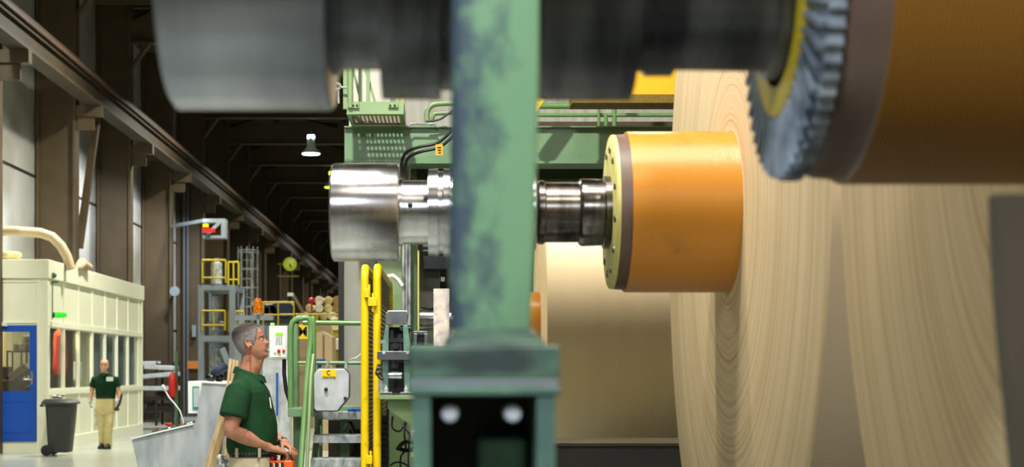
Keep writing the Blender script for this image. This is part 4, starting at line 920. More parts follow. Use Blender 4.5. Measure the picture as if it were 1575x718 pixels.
# bellows
bl = MB(); rings = []
for k in range(60):
    z = .1+k*.019; r_ = .028 if k % 2 else .036
    rings.append([Vector((XX(590, 10.4)+a*r_, 10.4+b_*r_, z)) for a, b_ in ((-1, -1), (1, -1), (1, 1), (-1, 1))])
one(bl.loft(rings), 'rubber_bellows', M['black'], 'black rubber bellows standing behind the yellow gate', 'bellows', smooth=False)
one(MB().box(XX(594.5, 10.6), XX(598, 10.6), 10.6, 10.65, 0, ZZ(616, 10.6)), 'guide_bar', M['steeldark'], 'dark guide bar next to the rubber bellows', 'bar')
for i, (pts, lab) in enumerate((
    ([P(604, 640, 11), P(603, 655, 11), P(608, 662, 10.9), P(616, 662, 10.9), P(622, 652, 11), P(626, 640, 11)], 'looped black cable highest on the green panel'),
    ([P(626, 645, 11), P(622, 665, 10.9), P(624, 690, 10.9), P(616, 705, 10.9), P(618, 740, 11)], 'black cable hanging down the green panel in a slight bend'),
    ([P(612, 690, 11), P(620, 681, 10.85), P(632, 679, 10.8), P(642, 684, 10.8), P(630, 692, 10.85), P(616, 691, 10.9)], 'coiled black cable bundle on the green panel'),
    ([P(618, 650, 11), P(624, 660, 10.9), P(630, 670, 10.9), P(628, 700, 10.9), P(630, 740, 11)], 'grey-black cable nearest the worn pedestal'),
    ([P(600, 716, 10.7), P(608, 711, 10.7), P(620, 712, 10.7), P(632, 720, 10.7)], 'thick black cable along the bottom of the green panel'))):
    hose(pts, .0065 if i != 2 else .015, M['cable'] if i != 3 else M['steeldark'], lab, 'cable', 'cable')
t = thing('valve_block', 'grey valve block with cream cap beside the worn pedestal', 'valve block', P(640, 715, 10.6))
MB().pbox(632, 652, 662, 671, 10.6, .15).pbox(636, 652, 671, 698, 10.6, .12).pbox(634, 650, 650, 662, 10.65, .1).build('block_body', M['galv'], t, bevel=.003)
MB().pbox(632, 652, 698, 703, 10.58, .16).pbox(638, 645, 653, 658, 10.63, .02).build('cream_cap', M['yellowrim'], t)
# plate and small fittings in front of the distant spool
one(MB().pbox(667, 691, 444, 532, 9.6, .02), 'scuffed_plate', M['plate'], 'scuffed white plate standing beside the worn post', 'plate', bevel=.002)
t = thing('roller_fitting', 'small dark bracket fitting between bearing unit and scuffed plate', 'fitting', P(648, 530, 9.7))
MB().pbox(636, 657, 509, 513, 9.7, .1).pbox(637, 641, 513, 530, 9.7, .1).pbox(653, 657, 513, 530, 9.7, .1).build('fitting_frame', M['steeldull'], t, bevel=.002)
MB().pbox(641, 653, 515, 530, 9.75, .1).build('fitting_core', M['black'], t)
t = thing('support_table', 'green table behind the worn block carrying the plate and fitting', 'table', P(660, 532, 9.6)-Vector((0, 0, 1.2)))
MB().box(XX(633, 9.6), XX(700, 9.6), 9.55, 9.95, ZZ(540, 9.6), ZZ(532, 9.6)).build('table_plate', M['green'], t)
MB().box(XX(662, 9.6), XX(696, 9.6), 9.6, 9.9, 0, ZZ(540, 9.6)).build('table_column', M['greendark'], t)
t = thing('dark_floor_block', 'dark low block added for the dark floor below the distant paper roll', 'machine base', (3, 18, 0))  # added block that makes the floor area under the roll dark
MB().box(.25, 7, 17.6, 18.9, 0, .68).build('base_body', M['dark'], t, smooth=False)
MB().box(.2, 7, 17.55, 18.95, .68, .71).build('base_top', M['darkolive'], t)
t = thing('floor_rail', 'dark yellowish rail on the floor beneath the distant paper roll', 'rail', (1.8, 22.5, 0))
MB().box(.2, 7, 19, 19.1, 0, ZZ(684, 19)).build('rail_web', M['brown'], t)
MB().box(.2, 7, 18.95, 19.2, ZZ(684, 19), ZZ(676, 19)).build('rail_top', M['oliveyellow'], t)
t = thing('shade_deck', 'green deck added behind the long green beam to shade the distant roll', 'walkway', (3, 14.8, 3.3))  # added deck, keeps lamp light off the distant roll's lower front
MB().box(-.5, 6.5, 14.4, 17.2, 3.33, 3.38).build('deck_plate', M['greendark'], t, smooth=False)
MB().box(-.5, 6.5, 17.2, 17.24, 3.2, 3.5).build('deck_edge', M['green'], t, smooth=False)
MB().box(-.45, -.3, 14.9, 15.1, 0, 3.33).box(6.0, 6.2, 14.9, 15.1, 0, 3.33).build('deck_leg', M['green'], t, smooth=False)
t = thing('steel_roller', 'short polished steel roller beside the scuffed plate', 'roller', P(668, 512, 12.3))
MB().lathe([(XX(645, 12.3), .075), (XX(645, 12.3), .094), (XX(646, 12.3), .097), (XX(694, 12.3), .097), (XX(694, 12.3), .05), (XX(712, 12.3), .05)], (0, 12.3, ZZ(491, 12.3)), 'x', 48).build('roller_body', M['steel'], t)
MB().box(XX(695, 12.3), XX(712, 12.3), 12.2, 12.4, 0, ZZ(500, 12.3)).build('roller_stand', M['greendark'], t)
MB().tube([P(643.5, 385, 12.2), P(643.5, 508, 12.2)], .008, 8).build('brass_rod', M['yellowrim'], t)

# ------------------------------------------------------------------ operator console
Yd = 10.15
D = thing('control_console', 'brushed metal operator console with sloping button panel', 'console', (XX(280, Yd), 10.6, 0))
side = [(202.5, 676), (298, 654), (303, 640), (310.5, 588), (372, 592), (372, 960), (232, 960), (218, 745)]
def zc(q): return max(ZZ(q, Yd), 0)
MB().prism([(XX(a, Yd), zc(q)) for a, q in side][::-1], Yd, Yd+.9).build('console_body', M['alu'], D, bevel=.004)
sl = (Vector((XX(298, Yd), 0, ZZ(653, Yd)))-Vector((XX(202, Yd), 0, ZZ(675, Yd))))
MB().prism([(XX(202, Yd), ZZ(675.5, Yd)), (XX(298, Yd), ZZ(653, Yd)), (XX(298, Yd), ZZ(650.5, Yd)), (XX(202, Yd), ZZ(673, Yd))], Yd-.01, Yd+.91).build('panel_sheet', M['white'], D)
MB().prism([(XX(204, Yd), ZZ(673, Yd)), (XX(298, Yd), ZZ(650.5, Yd)), (XX(298, Yd), ZZ(649.5, Yd)), (XX(204, Yd), ZZ(672, Yd))], Yd-.005, Yd+.905).build('panel_edge', M['teal'], D)
MB().prism([(XX(309, Yd), ZZ(588.5, Yd)), (XX(372, Yd), ZZ(592.5, Yd)), (XX(372, Yd), ZZ(590, Yd)), (XX(309, Yd), ZZ(586, Yd))][::1], Yd-.008, Yd+.91).build('top_sheet', M['white'], D)
bn = 0
for i in range(15):
    for jy in range(3):
        if (i*5+jy*3) % 4 == 0: continue
        a_ = 226+i*4.9; q = 673-(a_-204)*(22.5/94)-1; c_ = ('black', 'black', 'redbtn', 'black', 'white', 'black', 'black')[(i*3+jy*2) % 7]
        p = P(a_, q, Yd)
        one(MB().lathe([(0, .009), (.010, .009), (.013, .006)], (p.x, Yd+.12+.28*jy, p.z-.003), 'z', 8), 'push_button', M[c_], None, None, parent=D)
p = P(247.5, 663, Yd); MB().lathe([(0, .012), (.03, .012), (.03, .026), (.045, .026)], (p.x, Yd+.3, p.z-.004), 'z', 14).build('stop_button', M['redbtn'], D)
t = thing('monitor_box', 'white monitor box with teal-edged screen on the console', 'monitor', P(299, 636, Yd+.1))
MB().pbox(289, 311, 586, 636, Yd+.1, .45).build('monitor_case', M['white'], t, bevel=.004)
MB().pbox(296, 306, 594, 630, Yd+.096, .005).build('screen_frame', M['teal'], t)
MB().pbox(298, 306, 597, 626, Yd+.092, .005).build('screen', M['galvwhite'], t)
t = thing('gooseneck_microphone', 'white gooseneck microphone rising from the button panel', 'microphone', P(283, 654, Yd+.3))
pts = [P(283, 654, Yd+.3), P(281, 645, Yd+.3), P(277, 632, Yd+.3), P(268, 620, Yd+.3), P(260, 611, Yd+.3), P(255, 602, Yd+.3), P(252.5, 597, Yd+.3)]
MB().tube(pts, .0055, 8).build('neck', M['white'], t, angle=60)
MB().tube([P(254, 600, Yd+.3), P(251, 594, Yd+.3)], [.010, .013], 10, True).build('head', M['galvwhite'], t)
MB().lathe([(0, .02), (.012, .018)], P(283, 655, Yd+.3), 'z', 12).build('base', M['black'], t)
t = thing('ear_defenders', 'black glossy ear defenders lying on the console top', 'ear defenders', P(330, 588, Yd+.25))
for dx, dy in ((0, 0), (13, .14)): MB().ball(P(324+dx, 581, Yd+.2+dy), .031, 14, (1.25, .7, .85)).build('cup', M['blackgloss'], t)
MB().tube(arc(P(331, 581, Yd+.27), .055, 10, 170, 12, (1, .35, 0), (0, .9, .25)), .006, 8).build('headband', M['black'], t)
cp = MB().ball(P(336, 570, Yd+.3), .05, 14, (1.35, 1.2, .62), Matrix.Rotation(R(-32), 3, 'Y')).ball(P(343, 565, Yd+.3), .035, 12, (1, 1, .9))
cp.loft([[P(322+a, 584+b_, Yd+.3+s_*.04) for a, b_, s_ in ((0, 0, -1), (0, 2, -1), (0, 2, 1), (0, 0, 1))], [P(332+a, 575+b_, Yd+.3+s_*.05) for a, b_, s_ in ((0, 0, -1), (0, 3, -1), (0, 3, 1), (0, 0, 1))]])
one(cp, 'knitted_cap', M['bluedark'], 'dark navy cap resting on the console behind the ear defenders', 'cap', angle=60)

# timber leaned against the console
one(MB().bar(P(348, 628, 9.93), P(268, 800, 9.7)-Vector((0, 0, .45)), .05, .05), 'timber_plank', M['wood'], 'wide pale timber plank leaning across the console side', 'plank', bevel=.003)
for i, (a0, a1, yy_, lab) in enumerate(((355, 336, 10.02, 'thin wooden batten first in the row behind the operator'), (360, 345, 9.96, 'thin wooden batten second in the row behind the operator'), (365, 350, 9.9, 'thin wooden batten nearest the operator in the row'))):
    q = 552+i*1.2
    p0 = P(a0, q, yy_); p1 = P(a1, 718, yy_-.1); d_ = (p1-p0); k = (p0.z-.01)/(p0.z-p1.z)
    one(MB().bar(p0, p0+d_*k, .018, .018), 'wooden_batten', M['wood'], lab, 'batten', bevel=.002)
p0 = P(345, 660, 9.94); p1 = P(326, 718, 9.9); k = (p0.z-.01)/(p0.z-p1.z)
one(MB().bar(p0, p0+(p1-p0)*k, .022, .022), 'wooden_batten', M['wood'], 'short wooden batten between the wide plank and the tall battens', 'batten', bevel=.002)

# pendant control panel beside the handrail
Yk = 10.7
t = thing('control_panel_box', 'light grey control box with green display in front of the operator', 'control box', P(428, 552, Yk+.06))
MB().pbox(414, 442, 501, 552, Yk, .1).build('box_body', M['boxgrey'], t, bevel=.004)
MB().pbox(416.5, 439, 504, 549, Yk-.004, .004).build('door_plate', M['white'], t)
MB().pbox(424, 435, 511.5, 516, Yk-.008, .005).build('display', M['lcd'], t)
ky_ = MB()
for i in range(4):
    for jy in range(5): ky_.pbox(424.5+i*2.7, 425.6+i*2.7, 518+jy*2.6, 519.2+jy*2.6, Yk-.008, .005)
ky_.build('keypad_keys', M['greyblue'], t)
for px, m_, nm in ((423, 'ledwhite', 'start_button'), (429, 'redbtn', 'stop_button'), (436.5, 'redbtn', 'reset_button')):
    MB().lathe([(-.014, .007 if px > 430 else .009), (-.01, .010 if px != 429 else .012), (0, .010)], P(px, 539.5, Yk-.003), 'y', 14).build(nm, M[m_], t)
MB().prism([(XX(428.5, Yk), ZZ(546.5, Yk)), (XX(433, Yk), ZZ(546.5, Yk)), (XX(430.7, Yk), ZZ(542.5, Yk))], Yk-.007, Yk-.004).build('warning_triangle', M['yellowsign'], t)
MB().lathe([(0, .012), (.012, .014), (.02, .012)], P(419, 501, Yk+.04), 'z', 14).build('green_indicator', M['greenled'], t)
MB().tube([P(437, 552, Yk+.05), P(437, 575, Yk+.05), P(440, 600, Yk+.05), P(447, 622, Yk+.05), P(448, 640, Yk+.05)], .014, 10).build('cable_conduit', M['black'], t, angle=60)
MB().bar(P(440, 520, Yk+.09), P(448, 520, Yk+.09), .03, .02).build('mounting_arm', M['galv'], t)

# ------------------------------------------------------------------ people
def interp(tab, z, j):
    for a, b_ in zip(tab, tab[1:]):
        if a[0] <= z <= b_[0]:
            u = (z-a[0])/(b_[0]-a[0]); u = u*u*(3-2*u)*.5+u*.5
            return a[j]*(1-u)+b_[j]*u
    return tab[0][j] if z < tab[0][0] else tab[-1][j]
HEAD = [(-.120, .050, -.005, .018), (-.114, .074, -.018, .034), (-.100, .086, -.036, .047), (-.080, .082, -.056, .056), (-.062, .086, -.070, .062),
        (-.045, .085, -.080, .066), (-.028, .084, -.087, .069), (0, .080, -.096, .072), (.022, .087, -.101, .074), (.05, .085, -.103, .076),
        (.078, .070, -.097, .070), (.100, .046, -.078, .055), (.114, .018, -.050, .034), (.119, -.008, -.024, .010)]
def head_pt(z, th, grow=0.0):
    f, bk, w_ = interp(HEAD, z, 1), interp(HEAD, z, 2), interp(HEAD, z, 3)
    c, a = (f+bk)/2, (f-bk)/2
    e = .86
    cx = math.copysign(abs(cos(th))**e, cos(th)); sy = math.copysign(abs(sin(th))**e, sin(th))
    x, y = c+(a+grow)*cx, (w_+grow)*sy
    t_ = (th+pi) % (2*pi)-pi
    g = lambda m, s: math.exp(-(m/s)**2)
    nose = 0
    for z_, h_, s_ in ((.006, .006, .014), (-.010, .013, .014), (-.024, .026, .010), (-.033, .021, .007)): nose = max(nose, h_*g(z-z_, s_))
    x += nose*g(t_, .20)*1.15
    x += .005*g(z+.052, .005)*g(t_, .38)+.005*g(z+.068, .006)*g(t_, .36)-.003*g(z+.060, .003)*g(t_, .4)      # lips
    x -= .010*g(z-.002, .012)*(g(t_-.46, .22)+g(t_+.46, .22))                                             # eye sockets
    x += .004*g(z-.022, .008)*(g(t_-.4, .3)+g(t_+.4, .3))                                                  # brow
    x -= .004*g(z+.082, .008)*g(t_, .5)
    return Vector((x, y, z))
def head_rings(grow=0.0, nz=44, nt=48):
    zs_ = [-.120+(.239)*i/(nz-1) for i in range(nz)]
    return [[head_pt(z, 2*pi*k/nt, grow) for k in range(nt)] for z in zs_]
def xf(mb, f):
    for v in mb.bm.verts: v.co = f(v.co)
    return mb
def merge(dst, src, f):
    vm = {v: dst.bm.verts.new(f(v.co)) for v in src.bm.verts}
    for fc in src.bm.faces: dst.bm.faces.new([vm[v] for v in fc.verts])
    src.bm.free()
def add_remesh(o, vox, sm=4, fac=.5):
    r_ = o.modifiers.new('remesh', 'REMESH'); r_.mode = 'VOXEL'; r_.voxel_size = vox; r_.use_smooth_shade = True
    s_ = o.modifiers.new('smooth', 'SMOOTH'); s_.iterations = sm; s_.factor = fac
def hand(mb, wrist, fwd, back, thumb, curl=(25, 40, 30), thumb_in=.35, s=1.0, glove=0.0):
    """palm, four unequal bent fingers and a thumb; fwd = towards the fingers, back = back of the hand, thumb = thumb side"""
    f = Vector(fwd).normalized(); t_ = Vector(thumb); t_ = (t_-f*t_.dot(f)).normalized(); b_ = t_.cross(f)
    if b_.dot(Vector(back)) < 0: b_ = -b_
    o = Vector(wrist); L = lambda x, y, z: o+(f*x+t_*y+b_*z)*s
    rings = []
    for x, hw, hh, dy in ((-.015, .027, .021, 0), (.0, .027, .020, 0), (.03, .036, .018, .002), (.06, .041, .016, .002), (.085, .041, .014, 0), (.097, .036, .011, 0)):
        rings.append([L(x, dy+(hw+glove)*cos(2*pi*k/14), (hh+glove)*sin(2*pi*k/14)) for k in range(14)])
    mb.loft(rings)
    for y, ln, ex in ((.030, .072, 0), (.010, .080, 3), (-.010, .075, 6), (-.029, .058, 10)):
        p = (.085, y, .002); a = 0; pts = [L(*p)]; rr = [(.0095+glove)*s]
        for seg, cu, r_ in zip((.46, .30, .24), curl, (.0092, .0082, .0070)):
            a += cu+ex*.4; p = (p[0]+ln*seg*cos(R(a)), p[1], p[2]-ln*seg*sin(R(a)))
            pts.append(L(*p)); rr.append((r_+glove)*s)
        mb.tube(pts, rr, 10, True)
    p = [(.012, .022, -.004), (.038, .046, -.014), (.062, .056-.01*thumb_in, -.026-.012*thumb_in), (.082, .054-.03*thumb_in, -.034-.02*thumb_in)]
    mb.tube([L(*q) for q in p], [(.0135+glove)*s, (.012+glove)*s, (.0105+glove)*s, (.0085+glove)*s], 10, True)

# --- the operator: profile to the right, looking up, both hands on the remote control
Ym = 9.4
PX = lambda px, py, dy=0.0: P(px, py, Ym)+Vector((0, dy, 0))
man = thing('person', 'man in green polo shirt looking up, holding an orange remote control', 'person', (XX(384, Ym), Ym, 0))
HC = PX(386.5, 526); HS = .97; HR = Matrix.Rotation(R(-13), 3, 'Y')
hf = lambda v: HC+HR @ (Vector(v)*HS)
body = MB()
hd = MB(); hd.loft(head_rings()); merge(body, hd, hf)
for sy in (-1, 1):      # ears
    e = MB(); e.ball((0, 0, 0), .031, 14, (.62, .26, 1.0)); merge(body, e, lambda v: hf(Vector((-.012+v.x+.25*v.z*-.4, sy*.076+v.y, -.014+v.z))))
    e = MB(); e.tube([(-.006, sy*.083, -.038), (-.024, sy*.087, -.012), (-.026, sy*.089, .010), (-.012, sy*.088, .020), (.0, sy*.084, .012)], .0045, 8, True); merge(body, e, hf)
body.tube([PX(378, 594), PX(381, 577), PX(385, 562), PX(386, 548), PX(387, 536)], [.076, .065, .060, .056, .040], 24)
body.tube([PX(388, 572), PX(398, 553)], [.045, .032], 16, True)
# torso core, pelvis and legs keep the figure one body under the clothes
body.tube([PX(384, 760), PX(383, 700), PX(385, 660), PX(383, 625), PX(381, 592)], [.08, .09, .10, .10, .09], 20, True)
SH = [PX(373, 603, -.185), PX(388, 606, .185)]
EL = [PX(363, 660, -.235), PX(392, 662, .225)]
WR = [PX(417, 687, -.10), PX(436, 683, .085)]
for i in (0, 1):
    body.tube([PX(380, 598), SH[i]], [.06, .06], 14, True)
    m1 = SH[i].lerp(EL[i], .5); m2 = EL[i].lerp(WR[i], .3); m3 = EL[i].lerp(WR[i], .75)
    body.tube([SH[i], m1+Vector((.004, 0, 0)), EL[i]+Vector((0, 0, .02)), EL[i]], [.056, .054, .046, .044], 16, True)
    body.tube([EL[i], m2+Vector((0, 0, .0)), m3, WR[i]], [.043, .047, .036, .0275], 16, True)
fd = (WR[0]-EL[0]).normalized()
hand(body, WR[0], (fd+Vector((.35, .30, .02))), (.1, -.35, 1), (-.1, .95, .05), (30, 36, 30), .5, 1.1)
fd = (WR[1]-EL[1]).normalized()
hand(body, WR[1], (fd+Vector((.25, -.45, -.28))), (.35, .25, 1), (-.1, -.9, .1), (34, 40, 30), .7, 1.0)
for sy in (-.1, .1):
    body.tube([PX(384, 745, sy*.6), PX(384, 820, sy*1.15), PX(381, 930, sy*1.2)], [.07, .06, .045], 14, True)
bo = body.build('body', M['skin'], man); add_remesh(bo, .0038, 3, .5)
# eyes and brows
for sy in (-1, 1):
    MB().ball(hf((.0695, sy*.031, .001)), .0092*HS, 12).build('eye', M['white'], man)
    MB().ball(hf((.0755, sy*.032, .0022)), .0056*HS, 10).build('iris', M['ink'], man)
    MB().tube([hf((.084, sy*.016, .020)), hf((.082, sy*.032, .026)), hf((.071, sy*.050, .022))], [.0035, .004, .0025], 6, True, .6).build('eyebrow', M['hair'], man)
# hair: short, grey at the sides, darker on top
def hairline(t_):
    a = abs(t_)
    pts = [(0, .088), (.45, .080), (.75, .060), (.95, .045), (1.15, .0), (1.32, -.022), (1.48, -.022), (1.62, .012), (1.85, .0), (2.0, -.045), (2.3, -.078), (pi, -.088)]
    for (a0, z0_), (a1, z1_) in zip(pts, pts[1:]):
        if a <= a1: return z0_+(z1_-z0_)*(a-a0)/(a1-a0)
    return pts[-1][1]
def hair_shell(f, thick, zmin_add=0.0, nt=64, nz=26):
    mb = MB(); outer, inner = [], []
    for i in range(nz+1):
        ro, ri = [], []
        for k in range(nt):
            th = 2*pi*k/nt; t_ = (th+pi) % (2*pi)-pi; z0_ = hairline(t_)+zmin_add; u = i/nz
            z = z0_+(.1185-z0_)*u; taper = min(1, .25+u*4)
            gv = thick*taper*(1.0+.5*max(0, (z-.04)/.08))
            p = head_pt(z, th, gv); p.z += thick*.6*max(0, (z-.06)/.06); ro.append(f(p)); ri.append(f(head_pt(z, th, -.004)))
        outer.append(ro); inner.append(ri)
    mb.loft(inner[::-1]+outer)
    return mb
hair_shell(hf, .0075).build('hair', M['hair'], man, angle=80)
def top_hair():
    mb = MB(); outer = []
    for i in range(9):
        z = .075+.044*i/8
        outer.append([hf(head_pt(z, 2*pi*k/40, .012*(min(1, .3+i*.4)))+Vector((-.004, 0, .011*min(1, i/4)))) for k in range(40)])
    mb.loft(outer); return mb
MB().tube([hf((.0, -.090, -.032)), PX(387, 548, -.075), PX(387, 562, -.07), PX(389, 578, -.08)], .0018, 6).build('earpiece_wire', M['redbtn'], man)
MB().ball(hf((.002, -.088, -.022)), .008, 8).build('earpiece', M['skin2'], man)
# polo shirt
sh = MB()
def ring(cx, cz_, a, b_, n=28, tilt=0.0, dy=0.0, e=.9):
    out = []
    for k in range(n):
        t_ = 2*pi*k/n; c_ = math.copysign(abs(cos(t_))**e, cos(t_)); s_ = math.copysign(abs(sin(t_))**e, sin(t_))
        out.append(Vector((cx+a*c_, Ym+dy+b_*s_, cz_+tilt*a*c_)))
    return out
def pr(q, back, front, b_, tilt=0.0): return ring((XX(back, Ym)+XX(front, Ym))/2, ZZ(q, Ym), (XX(front, Ym)-XX(back, Ym))/2, b_, tilt=tilt)
sh.loft([pr(701, 354, 418, .160), pr(694, 350, 420, .168), pr(685, 348, 425, .176), pr(670, 349, 427, .182), pr(650, 350, 426, .185), pr(632, 350, 422, .190), pr(616, 351, 418, .198), pr(602, 353, 414, .200), pr(592, 357, 410, .175, -.10), pr(583, 361, 405, .125, -.25), pr(576, 363, 402, .085, -.40), pr(571, 364, 399, .066, -.5)])
for i in (0, 1):
    s0 = SH[i]; d_ = (EL[i]-SH[i])
    sh.tube([PX(380, 597, -.08 if i == 0 else .08), s0+Vector((0, 0, -.005)), s0+d_*.35, s0+d_*.62, s0+d_*.66], [.07, .080, .084, .086, .080], 22)
so = sh.build('polo_shirt', M['shirt'], man); add_remesh(so, .006, 5, .5)
cl = MB()
for k0, sg in ((0, 1), (0, -1)):
    rr_ = []
    for a in range(0, 181, 15):
        t_ = R(180-a); x = XX(383, Ym)+.078*cos(t_)+.004; y = Ym+sg*.070*sin(t_); z = ZZ(566, Ym)-.052*(cos(t_)+1)/2*1.15
        rr_.append([Vector((x, y, z+.012)), Vector((x+.012*cos(t_), y+sg*.010*sin(t_), z+.010)), Vector((x+.026*cos(t_), y+sg*.024*sin(t_), z-.028)), Vector((x+.016*cos(t_), y+sg*.012*sin(t_), z-.03))])
    cl.loft(rr_)
cl.build('collar', M['shirt'], man, angle=50)
MB().bar(PX(417, 612, -.06), PX(419.5, 628, -.075), .045, .004, (1, 0, 0)).build('name_badge', M['white'], man)
# belt, trousers, shoes
bx_, bw = (XX(354, Ym)+XX(418, Ym))/2, (XX(418, Ym)-XX(354, Ym))/2
MB().loft([ring(bx_, ZZ(q, Ym), bw+.006+g_, .168+g_) for q, g_ in ((701, -.01), (701, 0), (690.5, .0), (690.5, -.01))]).build('belt', M['leather'], man)
be = MB()
for k in range(24):
    t_ = pi+pi*(k+.5)/24; be.ball((bx_+(bw+.007)*math.copysign(abs(cos(t_))**.9, cos(t_)), Ym+.169*math.copysign(abs(sin(t_))**.9, sin(t_)), ZZ(695.5, Ym)), .0028, 6)
be.build('belt_eyelets', M['galvwhite'], man)
MB().pbox(362, 366, 689, 703, Ym-.176, .012).pbox(397, 401, 689, 703, Ym-.172, .012).build('belt_loop', M['loopcloth'], man)
tr = MB()
tr.loft([pr(697, 355, 417, .158), pr(712, 350, 420, .170), pr(740, 347, 420, .182), pr(765, 348, 418, .185), pr(778, 352, 414, .170)])
for sy in (-.092, .092):
    tr.tube([PX(383, 745, sy), PX(384, 800, sy*1.1), PX(386, 850, sy*1.15), PX(382, 900, sy*1.2), PX(380, 940, sy*1.25)], [.108, .092, .078, .07, .068], 20)
to = tr.build('trousers', M['khaki'], man); add_remesh(to, .008, 5, .5)
for sy in (-.115, .115):
    MB().loft([[Vector((XX(380, Ym)-.08+x, Ym+sy+w_*c_, z)) for c_, z in ((-1, .0), (-1, h_*.6), (-.6, h_), (.6, h_), (1, h_*.6), (1, .0))] for x, w_, h_ in ((0, .03, .05), (.02, .042, .09), (.10, .042, .10), (.18, .048, .07), (.24, .045, .05), (.275, .025, .03))]).build('shoe', M['black'], man)
rg = MB()
for k in range(14): rg.tube([PX(346+random.uniform(-3, 10), 700+random.uniform(-2, 12), -.17+random.uniform(-.03, .03)), PX(346+random.uniform(-4, 12), 712+random.uniform(-2, 14), -.18+random.uniform(-.03, .03))], [.014, .011], 8, True)
rg.build('glove_bundle', M['rag'], man, angle=60)
wt = WR[1]-fd*.0; wd = fd
w1 = Vector((0, 0, 1))-wd*wd.z; w1.normalize(); w2 = wd.cross(w1)
MB().loft([[WR[1]-fd*.03+wd*o_+(w1*cos(2*pi*k/24)+w2*sin(2*pi*k/24))*r_ for k in range(24)] for o_, r_ in ((0, .030), (0, .0345), (.016, .034), (.016, .030))], closed=True).build('wrist_watch', M['steel'], man)
# the remote control it holds
t = thing('remote_control', 'orange radio remote control with black guard held in both hands', 'remote control', PX(428, 735))
zt_ = ZZ(706, Ym)
MB().box(XX(407, Ym), XX(452, Ym), Ym-.075, Ym+.075, zt_-.13, zt_-.004).build('case', M['remote'], t, bevel=.008)
k = MB()
for px in (417, 426, 435): k.lathe([(0, .016), (.006, .016), (.006, .012)], (XX(px, Ym), Ym-.079, zt_-.03), 'y', 12)
k.build('black_dials', M['black'], t)
k = MB()
for px in (415, 424, 433): k.box(XX(px, Ym)-.004, XX(px, Ym)+.004, Ym-.085, Ym-.078, zt_-.044, zt_-.018)
k.build('white_marks', M['white'], t)
k = MB()
for dy in (-.062, .062): k.tube([(XX(409, Ym), Ym+dy, zt_-.01), (XX(411, Ym), Ym+dy, zt_+.026), (XX(420, Ym), Ym+dy, zt_+.034), (XX(444, Ym), Ym+dy, zt_+.034), (XX(449, Ym), Ym+dy, zt_+.026), (XX(451, Ym), Ym+dy, zt_-.01)], .007, 8)
for px in (424, 433, 442): k.tube([(XX(px, Ym), Ym, zt_-.01), (XX(px, Ym), Ym, zt_+.03)], [.009, .006], 8, True)
k.build('guard_bars', M['black'], t)
MB().lathe([(0, .014), (.02, .014), (.028, .010)], (XX(420, Ym), Ym-.03, zt_-.004), 'z', 14).build('red_button', M['redbtn'], t)

# --- the second man walking towards us beside the cabin
def Q(px, py, dx=0.0, Y=30.7):     # local frame: x = towards the camera, y = towards picture left -> world by rotation
    return P(px, py, Y)
Yf = 30.7
fm = thing('person', 'bald man in dark green polo shirt walking beside the cabin', 'person', (XX(161, Yf), Yf, 0))
F = lambda px, py, dy=0.0: P(px, py, Yf)+Vector((0, dy, 0))
hc2 = F(160.5, 561.8); R2 = Matrix.Rotation(R(-90), 3, 'Z')
h2 = lambda v: hc2+R2 @ (Vector(v)*1.02)
fb = MB(); hd = MB(); hd.loft(head_rings(nz=30, nt=32)); merge(fb, hd, h2)
for sx in (-1, 1): e = MB(); e.ball((-.01, sx*.077, -.012), .03, 10, (.6, .35, 1)); merge(fb, e, h2)
fb.tube([F(162, 584), F(161, 572)], [.068, .06], 14)
fb.tube([F(162, 630), F(162, 615), F(162, 596), F(162, 584)], [.08, .08, .09, .07], 16, True)
arms = [[F(145, 584), F(141, 602, .02), F(139.5, 615, -.03)], [F(178, 584), F(182, 602, .02), F(184, 614, -.03)]]
for a in arms: fb.tube([F(162, 583), a[0]], [.06, .055], 10, True).tube(a, [.056, .046, .032], 12, True)
fb.tube([F(161, 625), F(157, 640, .0), F(157, 660, .03), F(157, 684, .08)], [.05, .05, .045, .04], 10, True).tube([F(161, 625), F(168, 640, -.03), F(168, 660, -.04), F(167, 684, -.02)], [.05, .05, .045, .04], 10, True)
hb = fb.build('body', M['skin2'], fm); add_remesh(hb, .008, 3, .5)
for sx in (-1, 1):
    MB().ball(h2((.070, sx*.031, .0)), .012, 8).build('eye', M['ink'], fm)
    MB().tube([h2((.086, sx*.016, .022)), h2((.080, sx*.044, .024))], .004, 6, True).build('eyebrow', M['hairdark'], fm)
def r2(px0, px1, q, b_, dy=0.0):
    cx_, a = (XX(px0, Yf)+XX(px1, Yf))/2, (XX(px1, Yf)-XX(px0, Yf))/2
    return [Vector((cx_+a*math.copysign(abs(cos(2*pi*k/24))**.85, cos(2*pi*k/24)), Yf+dy+b_*math.copysign(abs(sin(2*pi*k/24))**.85, sin(2*pi*k/24)), ZZ(q, Yf))) for k in range(24)]
s2 = MB().loft([r2(147.5, 177.5, 613, .12), r2(147, 178, 606, .13), r2(146.5, 178.5, 596, .14), r2(145, 180, 588, .14), r2(147, 178, 581, .12), r2(153, 171, 575.5, .09), r2(156, 168, 573, .07)])
for a in arms: s2.tube([F(162, 582), a[0]+Vector((0, 0, -.005)), a[0].lerp(a[1], .62)], [.075, .082, .078], 16)
o = s2.build('polo_shirt', M['shirt2'], fm); add_remesh(o, .012, 4, .5)
MB().tube([F(158, 574.5, -.10), F(162, 579, -.13), F(166, 574.5, -.10)], .02, 8, True).build('collar', M['shirt2'], fm)
MB().pbox(163.5, 174, 579.5, 586, Yf-.155, .006).build('name_badge', M['white'], fm)
MB().loft([r2(148, 177, 613, .125), r2(148, 177, 609, .125)]).build('belt', M['leather'], fm)
t2 = MB().loft([r2(148.5, 176.5, 611, .12), r2(147.5, 177.5, 620, .135), r2(147.5, 177.5, 632, .14), r2(150, 176, 638, .12)])
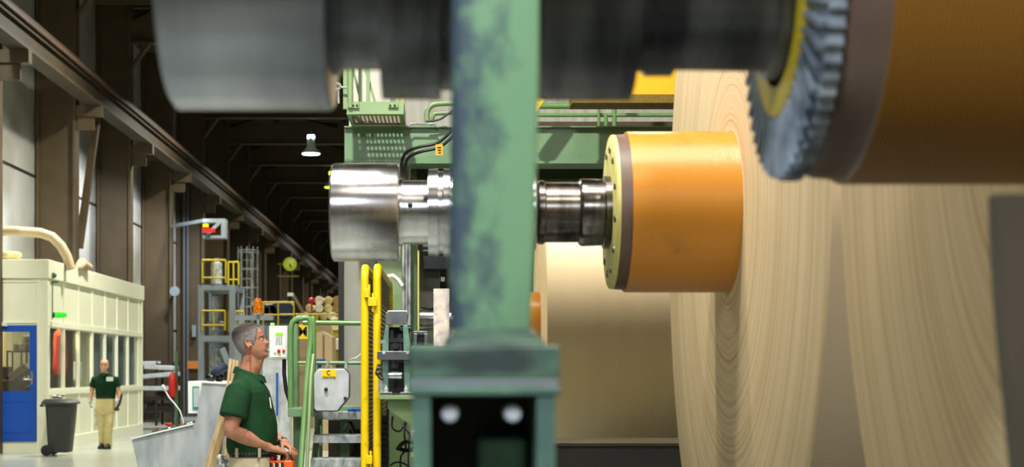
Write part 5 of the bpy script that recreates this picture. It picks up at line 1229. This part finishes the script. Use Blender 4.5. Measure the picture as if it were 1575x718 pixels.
t2.tube([F(155, 628), F(156, 655, .03), F(156.5, 670, .06), F(157, 686, .08)], [.095, .082, .075, .074], 16)
t2.tube([F(169, 628), F(169, 650, -.05), F(167, 668, -.04), F(167, 687, -.02)], [.095, .085, .078, .078], 16)
o = t2.build('trousers', M['khaki2'], fm); add_remesh(o, .014, 4, .5)
for px, dy in ((156, .0), (167.5, -.12)):
    MB().loft([[Vector((XX(px, Yf)+w_*c_, Yf+dy+y, z)) for c_, z in ((-1, .0), (-1, h_*.6), (-.5, h_), (.5, h_), (1, h_*.6), (1, .0))] for y, w_, h_ in ((.14, .03, .06), (.1, .05, .10), (.0, .052, .11), (-.08, .055, .08), (-.15, .04, .05))]).build('shoe', M['black'], fm)
g1 = MB(); hand(g1, arms[0][2], (-.05, -.15, -1), (-1, 0, 0), (.1, -1, 0), (18, 25, 20), .3, 1.05, .004); o = g1.build('work_glove', M['rag'], fm); add_remesh(o, .007, 2, .5)
g1 = MB(); hand(g1, arms[1][2], (.05, -.2, -1), (1, 0, 0), (-.1, -1, 0), (40, 60, 40), .6, 1.05, .004); o = g1.build('work_glove', M['rag'], fm); add_remesh(o, .007, 2, .5)
MB().tube([arms[0][2]+Vector((0, 0, .03)), arms[0][2]+Vector((0, 0, -.02))], .045, 12).build('glove_cuff', M['rag'], fm)
t = thing('hand_tool', 'black hand tool gripped by the walking man', 'tool', arms[1][2]+Vector((0, -.04, -.25)))
p = arms[1][2]
MB().tube([p+Vector((.06, -.06, .09)), p+Vector((.02, -.06, -.08)), p+Vector((-.03, -.06, -.16))], [.02, .024, .024], 10, True).build('handle', M['black'], t)
MB().ball(p+Vector((-.04, -.06, -.19)), .05, 10, (1.1, .7, .8)).build('tool_head', M['blackgloss'], t)
t = thing('board_piece', 'pale thin board carried at the walking man’s side', 'board', F(147, 660))
MB().prism([(XX(a, Yf), ZZ(q, Yf)) for a, q in ((144, 628), (151, 630), (153, 650), (148, 662), (143, 660), (145, 648))][::-1], Yf+.03, Yf+.05).build('board_sheet', M['plate'], t)
